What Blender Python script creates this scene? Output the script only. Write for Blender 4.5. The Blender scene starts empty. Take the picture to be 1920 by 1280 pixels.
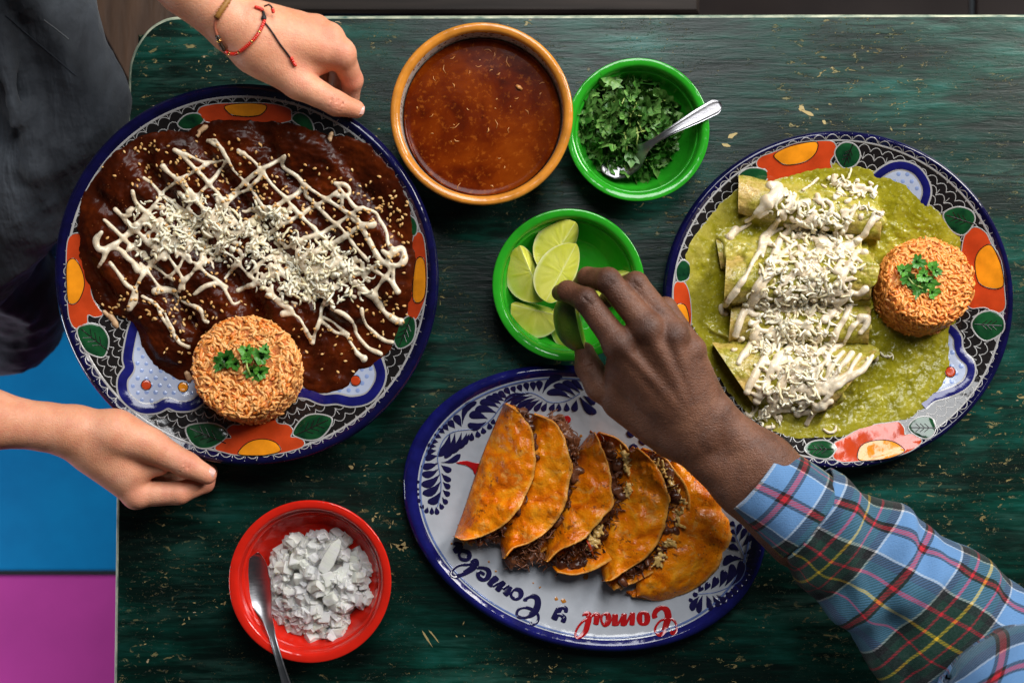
import bpy, math, random
import numpy as np
from mathutils import Vector, Matrix
from mathutils.bvhtree import BVHTree
random.seed(7); rng = np.random.default_rng(7)
scene = bpy.context.scene
COL = scene.collection

# ------------------------------------------------------------------ camera, light, exposure
H = 1.2                      # camera height above the table top (metres); table top is z = 0
S = 0.0005                   # metres of table top per photograph pixel
cam_d = bpy.data.cameras.new('camera'); cam = bpy.data.objects.new('camera', cam_d); COL.objects.link(cam)
cam.location = (0, 0, H); cam_d.sensor_width = 36; cam_d.lens = 36 * H / (1920 * S)
cam_d.clip_start = 0.05; cam_d.clip_end = 50
cam_d.dof.use_dof = True; cam_d.dof.focus_distance = H - 0.03; cam_d.dof.aperture_fstop = 5.0
scene.camera = cam
scene.view_settings.view_transform = 'Standard'; scene.view_settings.look = 'None'
scene.view_settings.exposure = 0.12; scene.view_settings.gamma = 1.0
world = bpy.data.worlds.new('World'); scene.world = world; world.use_nodes = True
world.node_tree.nodes['Background'].inputs[0].default_value = (0.75, 0.88, 1.0, 1)
world.node_tree.nodes['Background'].inputs[1].default_value = 0.035

def area(name, loc, target, sx, sy, power, col):
    l = bpy.data.lights.new(name, 'AREA'); l.shape = 'RECTANGLE'; l.size = sx; l.size_y = sy
    l.energy = power; l.color = col
    o = bpy.data.objects.new(name, l); COL.objects.link(o); o.location = loc
    o.rotation_euler = (Vector(target) - Vector(loc)).to_track_quat('-Z', 'Y').to_euler()
    return o
# the room's window beyond the far edge of the table (two sashes), and an added fill lamp, low on the left, that brightens the floor
area('window_light', (0.22, 1.12, 1.40), (0.05, 0.0, 0.1), 0.64, 1.25, 29, (0.97, 0.985, 1.0))
area('window_light', (1.25, 0.85, 0.85), (0.15, 0.0, 0.1), 0.50, 0.80, 30, (1.0, 0.965, 0.92))
area('floor_fill_light', (-1.75, -0.5, -0.16), (-0.5, -0.3, -0.75), 0.5, 0.3, 12.5, (0.88, 0.94, 1.0))

# ------------------------------------------------------------------ helpers
def lin(r, g, b):
    f = lambda c: (c / 255) / 12.92 if c <= 10.3 else ((c / 255 + 0.055) / 1.055) ** 2.4
    return (f(r), f(g), f(b), 1)

def P(px, py, z=0.0):
    """World point at height z seen at photograph pixel (px, py)."""
    k = S * (H - z) / H
    return Vector(((px - 960) * k, (640 - py) * k, z))

def tag(o, label=None, cat=None, group=None, kind=None):
    if label: o['label'] = label
    if cat: o['category'] = cat
    if group: o['group'] = group
    if kind: o['kind'] = kind
    return o

def empty(name, loc, label=None, cat=None, group=None):
    o = bpy.data.objects.new(name, None); COL.objects.link(o); o.location = loc
    o.empty_display_size = 0.02
    return tag(o, label, cat, group)

def mesh_of(name, V, F, mats, smooth=True, uv=None, col=None, mi=None):
    me = bpy.data.meshes.new(name)
    V = np.asarray(V, dtype=np.float32).reshape(-1, 3)
    if isinstance(F, np.ndarray) and F.ndim == 2:
        n, k = F.shape
        me.vertices.add(len(V)); me.vertices.foreach_set('co', V.ravel())
        me.loops.add(n * k); me.loops.foreach_set('vertex_index', F.astype(np.int32).ravel())
        me.polygons.add(n); me.polygons.foreach_set('loop_start', np.arange(0, n * k, k, dtype=np.int32))
        me.update(calc_edges=True)
    else:
        me.from_pydata([tuple(map(float, v)) for v in V], [], F); me.update()
    for m in (mats if isinstance(mats, (list, tuple)) else [mats]):
        if m: me.materials.append(m)
    if smooth: me.polygons.foreach_set('use_smooth', np.ones(len(me.polygons), dtype=bool))
    if mi is not None: me.polygons.foreach_set('material_index', np.asarray(mi, dtype=np.int32))
    if col is not None:
        a = me.attributes.new('Col', 'FLOAT_COLOR', 'POINT')
        c = np.ones((len(V), 4), dtype=np.float32); c[:, :3] = col
        a.data.foreach_set('color', c.ravel())
    if uv is not None:
        u = me.uv_layers.new(name='UVMap'); idx = np.zeros(len(me.loops), dtype=np.int32)
        me.loops.foreach_get('vertex_index', idx); u.data.foreach_set('uv', np.asarray(uv, dtype=np.float32)[idx].ravel())
    me.validate()
    return me

def link(name, me, parent=None, M=None):
    o = bpy.data.objects.new(name, me); COL.objects.link(o)
    if parent is not None:
        o.parent = parent
        if parent.type == 'EMPTY' : o.matrix_parent_inverse = Matrix.Translation(-parent.location)
    if M is not None: o.matrix_basis = M
    return o

def put(name, V, F, mats, parent=None, **kw):
    return link(name, mesh_of(name, V, F, mats, **kw), parent)

class MB:
    """Collects geometry for ONE mesh."""
    def __init__(s): s.V = []; s.F = []; s.n = 0
    def add(s, V, F):
        V = np.asarray(V, dtype=float).reshape(-1, 3); s.V.append(V)
        s.F += [tuple(int(i) + s.n for i in f) for f in F]; s.n += len(V)
    def build(s, name, mats, parent=None, **kw):
        if not s.n: return None
        return put(name, np.concatenate(s.V), s.F, mats, parent, **kw)

def cr(pts, n=8, closed=False):
    """Catmull-Rom through pts."""
    p = np.asarray(pts, dtype=float); m = len(p); out = []
    for i in range(m if closed else m - 1):
        if closed: a, b, c, d = p[(i - 1) % m], p[i], p[(i + 1) % m], p[(i + 2) % m]
        else: a, b, c, d = p[max(i - 1, 0)], p[i], p[i + 1], p[min(i + 2, m - 1)]
        for t in np.arange(n) / n:
            out.append(0.5 * (2 * b + (c - a) * t + (2 * a - 5 * b + 4 * c - d) * t * t + (3 * b - a - 3 * c + d) * t ** 3))
    if not closed: out.append(p[-1])
    return np.array(out)

def resample(pts, n):
    p = np.asarray(pts, dtype=float); L = np.r_[0, np.cumsum(np.linalg.norm(np.diff(p, axis=0), axis=1))]
    t = np.linspace(0, L[-1], n)
    return np.stack([np.interp(t, L, p[:, k]) for k in range(p.shape[1])], 1)

def grid_faces(nu, nv, wrap_v=False, wrap_u=False):
    F = []
    for i in range(nu if wrap_u else nu - 1):
        for j in range(nv if wrap_v else nv - 1):
            a = i * nv + j; b = i * nv + (j + 1) % nv; c = ((i + 1) % nu) * nv + (j + 1) % nv; d = ((i + 1) % nu) * nv + j
            F.append((a, b, c, d))
    return F

def vnoise(x, y, seed=0):
    """Smooth 2-D value noise, -1..1."""
    x = np.asarray(x, dtype=float); y = np.asarray(y, dtype=float)
    xi = np.floor(x).astype(np.int64); yi = np.floor(y).astype(np.int64)
    u = x - xi; v = y - yi; u = u * u * u * (u * (u * 6 - 15) + 10); v = v * v * v * (v * (v * 6 - 15) + 10)
    def h(a, b):
        n = (a * 374761393 + b * 668265263 + seed * 982451653) & 0xffffffff
        n = ((n ^ (n >> 13)) * 1274126177) & 0xffffffff
        return ((n ^ (n >> 16)) & 0xffff) / 32767.5 - 1
    return (h(xi, yi) * (1 - u) + h(xi + 1, yi) * u) * (1 - v) + (h(xi, yi + 1) * (1 - u) + h(xi + 1, yi + 1) * u) * v
def fbm(x, y, seed=0, o=4):
    s = 0; a = 1
    for k in range(o): s = s + a * vnoise(x * 2 ** k, y * 2 ** k, seed + k); a *= 0.5
    return s

def tube(pts, radii, n=8, flat=1.0, cap=True):
    """Tube through 3-D points; flat squashes it in z."""
    p = np.asarray(pts, dtype=float); m = len(p); r = np.broadcast_to(radii, (m,))
    V = []; T = np.gradient(p, axis=0)
    up = np.array([0, 0, 1.0])
    for i in range(m):
        t = T[i] / (np.linalg.norm(T[i]) + 1e-12)
        u = up if abs(t[2]) < 0.95 else np.array([1.0, 0, 0])
        a = np.cross(t, u); a /= np.linalg.norm(a); b = np.cross(a, t)
        for k in range(n):
            f = 2 * math.pi * k / n
            V.append(p[i] + r[i] * (a * math.cos(f) + b * flat * math.sin(f)))
    F = grid_faces(m, n, wrap_v=True)
    if cap:
        F.append(tuple(range(n - 1, -1, -1))); F.append(tuple((m - 1) * n + k for k in range(n)))
    return np.array(V), [tuple(reversed(f)) for f in F]

def lathe(prof, n=96, cx=0, cy=0, cz=0, sx=1, sy=1):
    V = []; 
    for r, z in prof:
        for k in range(n):
            f = 2 * math.pi * k / n
            V.append((cx + r * sx * math.cos(f), cy + r * sy * math.sin(f), cz + z))
    return np.array(V), grid_faces(len(prof), n, wrap_v=True)

# ------------------------------------------------------------------ implicit surfaces (surface nets)
class SDF:
    def __init__(s, lo, hi, h):
        s.lo = np.array(lo, dtype=float); s.h = h
        s.n = np.ceil((np.array(hi) - s.lo) / h).astype(int) + 1
        s.F = np.full(s.n, 0.05, dtype=np.float32)
    def blk(s, lo, hi):
        a = np.clip(np.floor((lo - s.lo) / s.h).astype(int), 0, s.n); b = np.clip(np.ceil((hi - s.lo) / s.h).astype(int) + 1, 0, s.n)
        if np.any(b <= a): return None, None
        ax = [(s.lo[k] + s.h * np.arange(a[k], b[k])).astype(np.float32) for k in range(3)]
        return (slice(a[0], b[0]), slice(a[1], b[1]), slice(a[2], b[2])), (ax[0][:, None, None], ax[1][None, :, None], ax[2][None, None, :])
    @staticmethod
    def dcone(X, a, b, ra, rb):
        ba = b - a; l2 = float(ba @ ba) + 1e-12
        x, y, z = X[0] - a[0], X[1] - a[1], X[2] - a[2]
        t = np.clip((x * ba[0] + y * ba[1] + z * ba[2]) / l2, 0, 1)
        return np.sqrt((x - t * ba[0]) ** 2 + (y - t * ba[1]) ** 2 + (z - t * ba[2]) ** 2) - (ra + (rb - ra) * t)
    @staticmethod
    def smin(a, b, k):
        h = np.clip(0.5 + 0.5 * (b - a) / k, 0, 1)
        return b + (a - b) * h - k * h * (1 - h)
    def cone(s, a, b, ra, rb, k=0.004):
        a = np.array(a, dtype=float); b = np.array(b, dtype=float); m = max(ra, rb) + 1.3 * k + 2 * s.h
        sl, X = s.blk(np.minimum(a, b) - m, np.maximum(a, b) + m)
        if sl is None: return
        s.F[sl] = s.smin(s.F[sl], s.dcone(X, a, b, ra, rb), k)
    def cut(s, a, b, ra, rb, k=0.002):
        a = np.array(a, dtype=float); b = np.array(b, dtype=float); m = max(ra, rb) + 1.3 * k + 2 * s.h
        sl, X = s.blk(np.minimum(a, b) - m, np.maximum(a, b) + m)
        if sl is None: return
        s.F[sl] = -s.smin(-s.F[sl], s.dcone(X, a, b, ra, rb), k)
    def chain(s, pts, rad, kin=0.004, kfree=0.0012, kbase=0.007, reach=0.016):
        """A finger: smooth inside, blends widely with the palm only near its base."""
        pts = [np.array(p, dtype=float) for p in pts]; m = max(rad) + kbase * 1.4 + 2 * s.h
        sl, X = s.blk(np.min(pts, axis=0) - m, np.max(pts, axis=0) + m)
        d = None
        for i in range(len(pts) - 1):
            e = s.dcone(X, pts[i], pts[i + 1], rad[i], rad[i + 1]); d = e if d is None else s.smin(d, e, kin)
        q = pts[0]; r2 = (X[0] - q[0]) ** 2 + (X[1] - q[1]) ** 2 + (X[2] - q[2]) ** 2
        k = kfree + kbase * np.exp(-r2 / reach ** 2)
        s.F[sl] = s.smin(s.F[sl], d, k)
    def mesh(s, smooth=2):
        F = s.F; ins = F < 0
        c = np.zeros(np.array(F.shape) - 1, dtype=np.uint8)
        off = [(i, j, k) for i in (0, 1) for j in (0, 1) for k in (0, 1)]
        sub = lambda A, o: A[o[0]:A.shape[0] - 1 + o[0], o[1]:A.shape[1] - 1 + o[1], o[2]:A.shape[2] - 1 + o[2]]
        for o in off: c += sub(ins, o)
        act = (c > 0) & (c < 8); idx = np.argwhere(act); m = len(idx)
        num = np.full(act.shape, -1, dtype=np.int32); num[act] = np.arange(m)
        vals = {o: F[idx[:, 0] + o[0], idx[:, 1] + o[1], idx[:, 2] + o[2]] for o in off}
        acc = np.zeros((m, 3)); cnt = np.zeros(m)
        for a in off:
            for ax in range(3):
                if a[ax]: continue
                b = list(a); b[ax] = 1; b = tuple(b)
                fa, fb = vals[a], vals[b]; cross = (fa < 0) != (fb < 0)
                t = np.where(cross, fa / np.where(cross, fa - fb, 1), 0)
                p = np.tile(np.array(a, dtype=float), (m, 1)); p[:, ax] += t
                acc[cross] += p[cross]; cnt[cross] += 1
        V = s.lo + s.h * (idx + acc / cnt[:, None])
        Q = []
        for ax in range(3):
            u, v = (ax + 1) % 3, (ax + 2) % 3
            A = [slice(None)] * 3; B = [slice(None)] * 3; A[ax] = slice(0, -1); B[ax] = slice(1, None)
            s0, s1 = ins[tuple(A)], ins[tuple(B)]; e = np.argwhere(s0 != s1)
            e = e[(e[:, u] > 0) & (e[:, v] > 0) & (e[:, u] < F.shape[u] - 1) & (e[:, v] < F.shape[v] - 1)]
            fl = s0[e[:, 0], e[:, 1], e[:, 2]]
            def g(du, dv):
                q = e.copy(); q[:, u] -= du; q[:, v] -= dv; return num[q[:, 0], q[:, 1], q[:, 2]]
            q = np.stack([g(1, 1), g(0, 1), g(0, 0), g(1, 0)], 1)
            q[~fl] = q[~fl][:, ::-1]; Q.append(q)
        Q = np.concatenate(Q); Q = Q[(Q >= 0).all(1)]
        for _ in range(smooth):
            a2 = np.zeros_like(V); n2 = np.zeros(len(V))
            for i in range(4):
                x, y = Q[:, i], Q[:, (i + 1) % 4]
                for k in range(3):
                    a2[:, k] += np.bincount(x, V[y, k], len(V)) + np.bincount(y, V[x, k], len(V))
                n2 += np.bincount(x, minlength=len(V)) + np.bincount(y, minlength=len(V))
            V = V + 0.5 * (a2 / np.maximum(n2, 1)[:, None] - V)
        return V, Q

class Surf:
    """Things a sauce, a shred or a bead can lie on: first hit of the line of sight through a pixel."""
    def __init__(s, *objs): s.t = []; [s.add(o) for o in objs]
    def add(s, o):
        me = o.data; M = o.matrix_basis
        V = [M @ v.co for v in me.vertices]
        s.t.append(BVHTree.FromPolygons(V, [tuple(p.vertices) for p in me.polygons])); return s
    def hit(s, px, py):
        o = Vector((0, 0, H)); d = (P(px, py) - o).normalized(); best = None
        for t in s.t:
            l, n, i, dist = t.ray_cast(o, d)
            if l is not None and (best is None or dist < best[2]): best = (l, n if n.dot(d) < 0 else -n, dist)
        return best

def scatter(parent, name, protos, mats, limit=300, rest_name=None):
    """Alike pieces: up to `limit` as children sharing mesh data, the rest as one stuff part."""
    inv = Matrix.Translation(-parent.location)
    rest = []
    for i, M in enumerate(mats):
        me = protos[i % len(protos)]
        if i < limit:
            o = bpy.data.objects.new(name, me); COL.objects.link(o); o.parent = parent
            o.matrix_parent_inverse = inv; o.matrix_basis = M
        else: rest.append((me, M))
    if rest:
        mb = MB(); cache = {}
        for me, M in rest:
            if me not in cache:
                v = np.zeros(len(me.vertices) * 3, dtype=np.float32); me.vertices.foreach_get('co', v)
                cache[me] = (v.reshape(-1, 3), [tuple(p.vertices) for p in me.polygons])
            v, f = cache[me]; A = np.array(M)
            mb.add(v @ A[:3, :3].T + A[:3, 3], f)
        o = mb.build(rest_name or name + '_layer', [protos[0].materials[0]], parent); o['kind'] = 'stuff'

def frame(loc, nrm, spin=0.0, sc=1.0):
    """Matrix with +Z along nrm, spun about it."""
    q = Vector(nrm).to_track_quat('Z', 'Y').to_matrix().to_4x4()
    s = sc if isinstance(sc, (tuple, list)) else (sc, sc, sc)
    return Matrix.Translation(loc) @ q @ Matrix.Rotation(spin, 4, 'Z') @ Matrix.Diagonal((*s, 1))

# ------------------------------------------------------------------ materials
class NT:
    def __init__(s, name):
        s.m = bpy.data.materials.new(name); s.m.use_nodes = True; s.t = s.m.node_tree
        s.b = s.t.nodes['Principled BSDF']; s.out = s.t.nodes['Material Output']; s._c = None
    def n(s, typ, **kw):
        x = s.t.nodes.new('ShaderNode' + typ)
        for k, v in kw.items(): setattr(x, k, v)
        return x
    def l(s, a, b): s.t.links.new(a, b)
    def co(s, scale=(1, 1, 1), rot=(0, 0, 0), src='Object'):
        if s._c is None: s._c = s.n('TexCoord')
        mp = s.n('Mapping'); mp.inputs['Scale'].default_value = scale; mp.inputs['Rotation'].default_value = rot
        s.l(s._c.outputs[src], mp.inputs[0]); return mp.outputs[0]
    def noise(s, scale, detail=4, rough=0.55, co=None, dist=0.0):
        x = s.n('TexNoise'); x.inputs['Scale'].default_value = scale; x.inputs['Detail'].default_value = detail
        x.inputs['Roughness'].default_value = rough; x.inputs['Distortion'].default_value = dist
        s.l(co or s.co(), x.inputs['Vector']); return x.outputs['Fac']
    def voro(s, scale, feature='F1', co=None, rand=1.0):
        x = s.n('TexVoronoi', feature=feature); x.inputs['Scale'].default_value = scale; x.inputs['Randomness'].default_value = rand
        s.l(co or s.co(), x.inputs['Vector']); return x.outputs['Distance']
    def ramp(s, fac, stops, interp='LINEAR'):
        x = s.n('ValToRGB'); r = x.color_ramp; r.interpolation = interp
        while len(r.elements) < len(stops): r.elements.new(0.5)
        for e, (p, c) in zip(r.elements, stops):
            e.position = p; e.color = c if len(c) == 4 else (*c, 1)
        s.l(fac, x.inputs[0]); return x.outputs[0]
    def mix(s, fac, a, b, mode='MIX'):
        x = s.n('Mix', data_type='RGBA', blend_type=mode)
        for v, k in ((fac, 0), (a, 6), (b, 7)):
            if isinstance(v, (int, float)): x.inputs[k].default_value = v
            elif isinstance(v, tuple): x.inputs[k].default_value = v if len(v) == 4 else (*v, 1)
            else: s.l(v, x.inputs[k])
        return x.outputs[2]
    def math(s, op, a, b=0.0, clamp=False):
        x = s.n('Math', operation=op, use_clamp=clamp)
        for v, k in ((a, 0), (b, 1)):
            if isinstance(v, (int, float)): x.inputs[k].default_value = v
            else: s.l(v, x.inputs[k])
        return x.outputs[0]
    def rng(s, f, a, b, c=0.0, d=1.0):
        x = s.n('MapRange'); s.l(f, x.inputs[0])
        for i, v in enumerate((a, b, c, d)): x.inputs[i + 1].default_value = v
        return x.outputs[0]
    def attr(s, name='Col'):
        x = s.n('Attribute'); x.attribute_name = name; return x.outputs['Color']
    def rnd(s): return s.n('ObjectInfo').outputs['Random']
    def set(s, **kw):
        names = dict(color='Base Color', rough='Roughness', metal='Metallic', coat='Coat Weight', coatr='Coat Roughness', sss='Subsurface Weight',
                     sssr='Subsurface Radius', ssss='Subsurface Scale', spec='Specular IOR Level', trans='Transmission Weight', ior='IOR', sheen='Sheen Weight', alpha='Alpha')
        for k, v in kw.items():
            i = s.b.inputs[names[k]]
            if isinstance(v, (int, float)): i.default_value = v
            elif isinstance(v, tuple): i.default_value = v
            else: s.l(v, i)
        return s
    def bump(s, hts, dist=0.001, strength=1.0):
        """hts: list of (height socket, distance in metres)"""
        prev = None
        for h, d in hts:
            x = s.n('Bump'); x.inputs['Strength'].default_value = strength; x.inputs['Distance'].default_value = d
            s.l(h, x.inputs['Height'])
            if prev is not None: s.l(prev, x.inputs['Normal'])
            prev = x.outputs[0]
        s.l(prev, s.b.inputs['Normal']); return s

def glaze(name, c, rough=0.1, var=0.12, c2=None):
    t = NT(name); f = t.noise(60, 4)
    c2 = c2 or tuple(x * (1 - 2.2 * var) for x in c[:3]) + (1,)
    t.set(color=t.mix(t.rng(f, 0.35, 0.7), c, c2), rough=t.rng(t.noise(140, 3), 0.3, 0.7, rough * 0.7, rough * 1.5), spec=0.45)
    return t.bump([(t.noise(38, 2), 0.0010), (t.noise(150, 2), 0.00012)]).m
# ================================================================== SETTING: floor, table, bench
def mat_floor(name, c, c2):
    t = NT(name); f = t.noise(9, 5); g = t.noise(2.2, 3)
    col = t.mix(t.rng(f, 0.3, 0.75), c, c2); sp = t.rng(t.voro(7), 0.02, 0.10)
    col = t.mix(sp, tuple(x * 0.55 for x in c2[:3]) + (1,), col)
    return t.set(color=col, rough=t.rng(g, 0.3, 0.7, 0.5, 0.7), spec=.12).bump([(f, 0.0008)]).m
FZ = -0.75
M_grout = NT('dark_joint').set(color=(0.010, 0.014, 0.018, 1), rough=0.9).m
M_fblue = mat_floor('blue_floor_paint', (0.0, 0.24, 0.56, 1), (0.0, 0.17, 0.44, 1))
M_fpink = mat_floor('magenta_floor_paint', (0.60, 0.060, 0.38, 1), (0.50, 0.050, 0.32, 1))
M_fteal = mat_floor('teal_floor_paint', (0.005, 0.06, 0.085, 1), (0.003, 0.035, 0.055, 1))
M_fdark = mat_floor('brown_floor_paint', (0.012, 0.007, 0.006, 1), (0.007, 0.004, 0.004, 1))
V = [(-6, -6, FZ - 0.006), (6, -6, FZ - 0.006), (6, 6, FZ - 0.006), (-6, 6, FZ - 0.006)]
floor = tag(put('floor', V, [(0, 1, 2, 3)], M_grout), kind='structure')
def slab(x0, y0, x1, y1, z0, z1, b=0.004):
    """Box with chamfered top edges."""
    V = [(x0, y0, z0), (x1, y0, z0), (x1, y1, z0), (x0, y1, z0), (x0, y0, z1 - b), (x1, y0, z1 - b), (x1, y1, z1 - b), (x0, y1, z1 - b),
         (x0 + b, y0 + b, z1), (x1 - b, y0 + b, z1), (x1 - b, y1 - b, z1), (x0 + b, y1 - b, z1)]
    F = [(3, 2, 1, 0), (0, 1, 5, 4), (1, 2, 6, 5), (2, 3, 7, 6), (3, 0, 4, 7), (4, 5, 9, 8), (5, 6, 10, 9), (6, 7, 11, 10), (7, 4, 8, 11), (8, 9, 10, 11)]
    return V, F
yj = P(100, 1074, FZ).y; xt = P(40, 700, FZ).x - 0.45; T = 0.95
tile_m = {}
for i in range(-3, 4):
    for j in range(-3, 4):
        x0 = xt + (i - 0) * T; y0 = yj + (j - 1) * T
        m = {(-1): M_fpink, 0: M_fpink}.get(j) if j == 0 else [M_fblue, M_fpink, M_fteal, M_fdark][(i + 2 * j) % 4]
        if j == 1: m = M_fblue
        if j == 2: m = M_fteal
        if j == 3 or (j >= 1 and i >= 1): m = M_fdark
        gap = 0.004
        V, F = slab(x0 + gap, y0 + gap, x0 + T - gap, y0 + T - gap, FZ - 0.005, FZ, 0.003)
        put('floor_tile', V, F, m, floor, smooth=False)

# ---- table
t = NT('worn_green_paint')
g1 = t.noise(1, 6, 0.66, t.co((7, 42, 7)), .35); g2 = t.noise(1, 5, 0.65, t.co((17, 165, 17)), .5); g5 = t.noise(9, 5, 0.62, t.co((1, 2.2, 1))); g3 = t.noise(3.2, 4, 0.6); g4 = t.noise(1, 4, .6, t.co((2.2, 9, 3)))
base = t.ramp(t.math('ADD', t.math('ADD', t.math('MULTIPLY', g1, 0.30), t.math('MULTIPLY', g2, 0.28)), t.math('MULTIPLY', g5, 0.42)), [(0.37, (0.0003, 0.0038, 0.0028)), (0.465, (0.0009, 0.0165, 0.0105)), (0.54, (0.0020, 0.056, 0.037)), (0.64, (0.014, 0.135, 0.108))])
base = t.mix(t.rng(g4, 0.44, 0.60), t.mix(0.68, base, (0.0005, 0.0038, 0.0030, 1)), base)
grey = t.math('MULTIPLY', t.rng(t.noise(4.0, 5, 0.65, t.co((1, 2.6, 1))), 0.52, 0.68), t.rng(g2, 0.42, 0.60))
base = t.mix(t.math('MULTIPLY', grey, 0.55), base, (0.040, 0.110, 0.085, 1))
cl = t.rng(t.noise(6.5, 3, 0.6), 0.46, 0.56)                        # where the paint is chipped
ch = t.rng(t.noise(1, 5, 0.72, t.co((95, 190, 95)), 0.8), 0.60, 0.625)
ch2 = t.rng(t.noise(1, 4, 0.7, t.co((300, 420, 300), (0, 0, 0.5)), 1.2), 0.625, 0.65)
chip = t.math('ADD', t.math('MULTIPLY', cl, ch), t.math('MULTIPLY', t.rng(t.noise(11, 3), 0.47, 0.6), ch2), clamp=True)
fleck = t.rng(t.noise(1, 2, 0.6, t.co((55, 150, 55), (0, 0, 0.2)), 0.5), 0.755, 0.775)
base = t.mix(t.math('MULTIPLY', chip, 0.85), base, t.ramp(t.noise(40, 3), [(0.35, (0.10, 0.12, 0.06)), (0.6, (0.33, 0.25, 0.10))]))
base = t.mix(fleck, base, (0.45, 0.33, 0.20, 1))
t.set(color=base, rough=t.rng(g1, 0.3, 0.75, 0.38, 0.29), spec=0.30)
t.bump([(g2, 0.0004), (g1, 0.0007), (t.math('SUBTRACT', 1, chip), 0.0005)])
M_table = t.m
M_edge = NT('worn_wood_edge'); e = M_edge
e.set(color=e.ramp(e.noise(1, 5, 0.6, e.co((60, 60, 400))), [(0.3, (0.03, 0.09, 0.07)), (0.6, (0.40, 0.42, 0.30)), (0.8, (0.62, 0.58, 0.45))]), rough=0.6); M_edge = e.m
table = empty('table', P(1150, 700, FZ), 'dark green wooden table with worn chipped paint and one rounded corner', 'table')
out = [P(213, 1290), P(218, 900), P(229, 500), P(240, 152)]
arc = [P(x, y) for x, y in cr([(240, 152), (243, 118), (256, 84), (280, 52), (312, 34), (345, 30)], 6)][1:]
ring = out + arc + [P(900, 29), P(1500, 27), P(2300, 27), P(2300, 2100), P(204, 2100)]
n = len(ring); c = np.mean(ring, axis=0); nb = 4
V = []; rr = np.array(ring)
def inset(d):
    o = []
    for i in range(n):
        a, b, e2 = rr[i - 1], rr[i], rr[(i + 1) % n]
        t1 = (b - a)[:2]; t1 /= np.linalg.norm(t1) + 1e-9; t2 = (e2 - b)[:2]; t2 /= np.linalg.norm(t2) + 1e-9
        nn = np.array([t1[1] + t2[1], -(t1[0] + t2[0])]); nn /= np.linalg.norm(nn) + 1e-9
        o.append(b[:2] + nn * d)
    return o
lv = [(0.0030, 0.0), (0.0012, -0.0006), (0.0, -0.0022), (0.0, -0.026), (0.002, -0.028)]
for d, z in lv: V += [(x, y, z) for x, y in inset(d)]
F = [tuple(range(n - 1, -1, -1))] + [tuple(range(4 * n, 5 * n))]; mi = [0, 0]
for k in range(4):
    for i in range(n): F.append((k * n + i, k * n + (i + 1) % n, (k + 1) * n + (i + 1) % n, (k + 1) * n + i)); mi.append(1)
put('table_top', V, F, [M_table, M_edge], table, smooth=False, mi=mi)
for x, y in ((300, 110), (2200, 110), (300, 2000), (2200, 2000)):
    q = P(x, y); VV, FF = slab(q.x - 0.03, q.y - 0.03, q.x + 0.03, q.y + 0.03, FZ, -0.029); put('leg', VV, FF, M_table, table, smooth=False)

M_chip = NT('bare_wood_chip').set(color=(0.36, 0.27, 0.11, 1), rough=.7); M_chip = M_chip.m
mb = MB()
def chip(px, py, L, w, a):
    n = 9; V = []
    for k in range(n):
        f = 2 * math.pi * k / n; r = rng.uniform(.55, 1.25); x, y = L / 2 * math.cos(f) * r, w / 2 * math.sin(f) * r
        V.append(P(px + x * math.cos(a) - y * math.sin(a), py + x * math.sin(a) + y * math.cos(a), .00025))
    V.append(P(px, py, .00025)); mb.add(V, [((k + 1) % n, k, n) for k in range(n)])
for cx, cy, sx, sy, n, L in ((420, 1010, 60, 60, 16, 7), (380, 1140, 45, 28, 26, 9), (300, 960, 50, 40, 12, 7), (715, 975, 36, 26, 20, 10), (755, 1020, 22, 10, 9, 13), (690, 870, 26, 14, 16, 7), (640, 905, 90, 24, 16, 6), (440, 1110, 40, 60, 10, 6), (860, 1190, 40, 40, 7, 9), (395, 120, 45, 12, 10, 5), (800, 760, 40, 60, 18, 5), (650, 770, 30, 70, 14, 5), (1300, 262, 32, 14, 9, 8), (1150, 60, 60, 20, 7, 4), (1000, 46, 60, 6, 9, 5), (1560, 225, 40, 20, 7, 5), (1590, 1248, 22, 5, 9, 8), (1450, 1190, 60, 50, 8, 5), (1850, 980, 50, 60, 14, 6), (1790, 900, 40, 40, 9, 6), (1880, 250, 30, 40, 5, 5), (560, 1240, 60, 20, 6, 6), (300, 1200, 50, 40, 8, 6), (710, 240, 10, 30, 7, 4)):
    for k in range(int(n * (.5 if cx < 900 else .25))): l_ = L * rng.uniform(.25, 1.0) ** 1.0 * (2.0 if rng.random() < .12 else 1.0); chip(cx + rng.normal(0, sx * .6), cy + rng.normal(0, sy * .6), l_, l_ * rng.uniform(.18, .55), rng.normal(0, .7) + (1.1 if rng.random() < .3 else 0))
chip(1503, 203, 14, 10, .6); chip(1516, 213, 26, 8, .45); chip(1372, 255, 22, 8, 2.6); chip(1362, 272, 16, 6, .2); chip(752, 1024, 34, 7, .25); chip(1545, 229, 9, 6, 1); chip(800, 1195, 38, 4, 1.0); chip(812, 1190, 30, 3, .9)
mb.build('paint_chip', M_chip, table, smooth=False)['kind'] = 'stuff'

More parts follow.
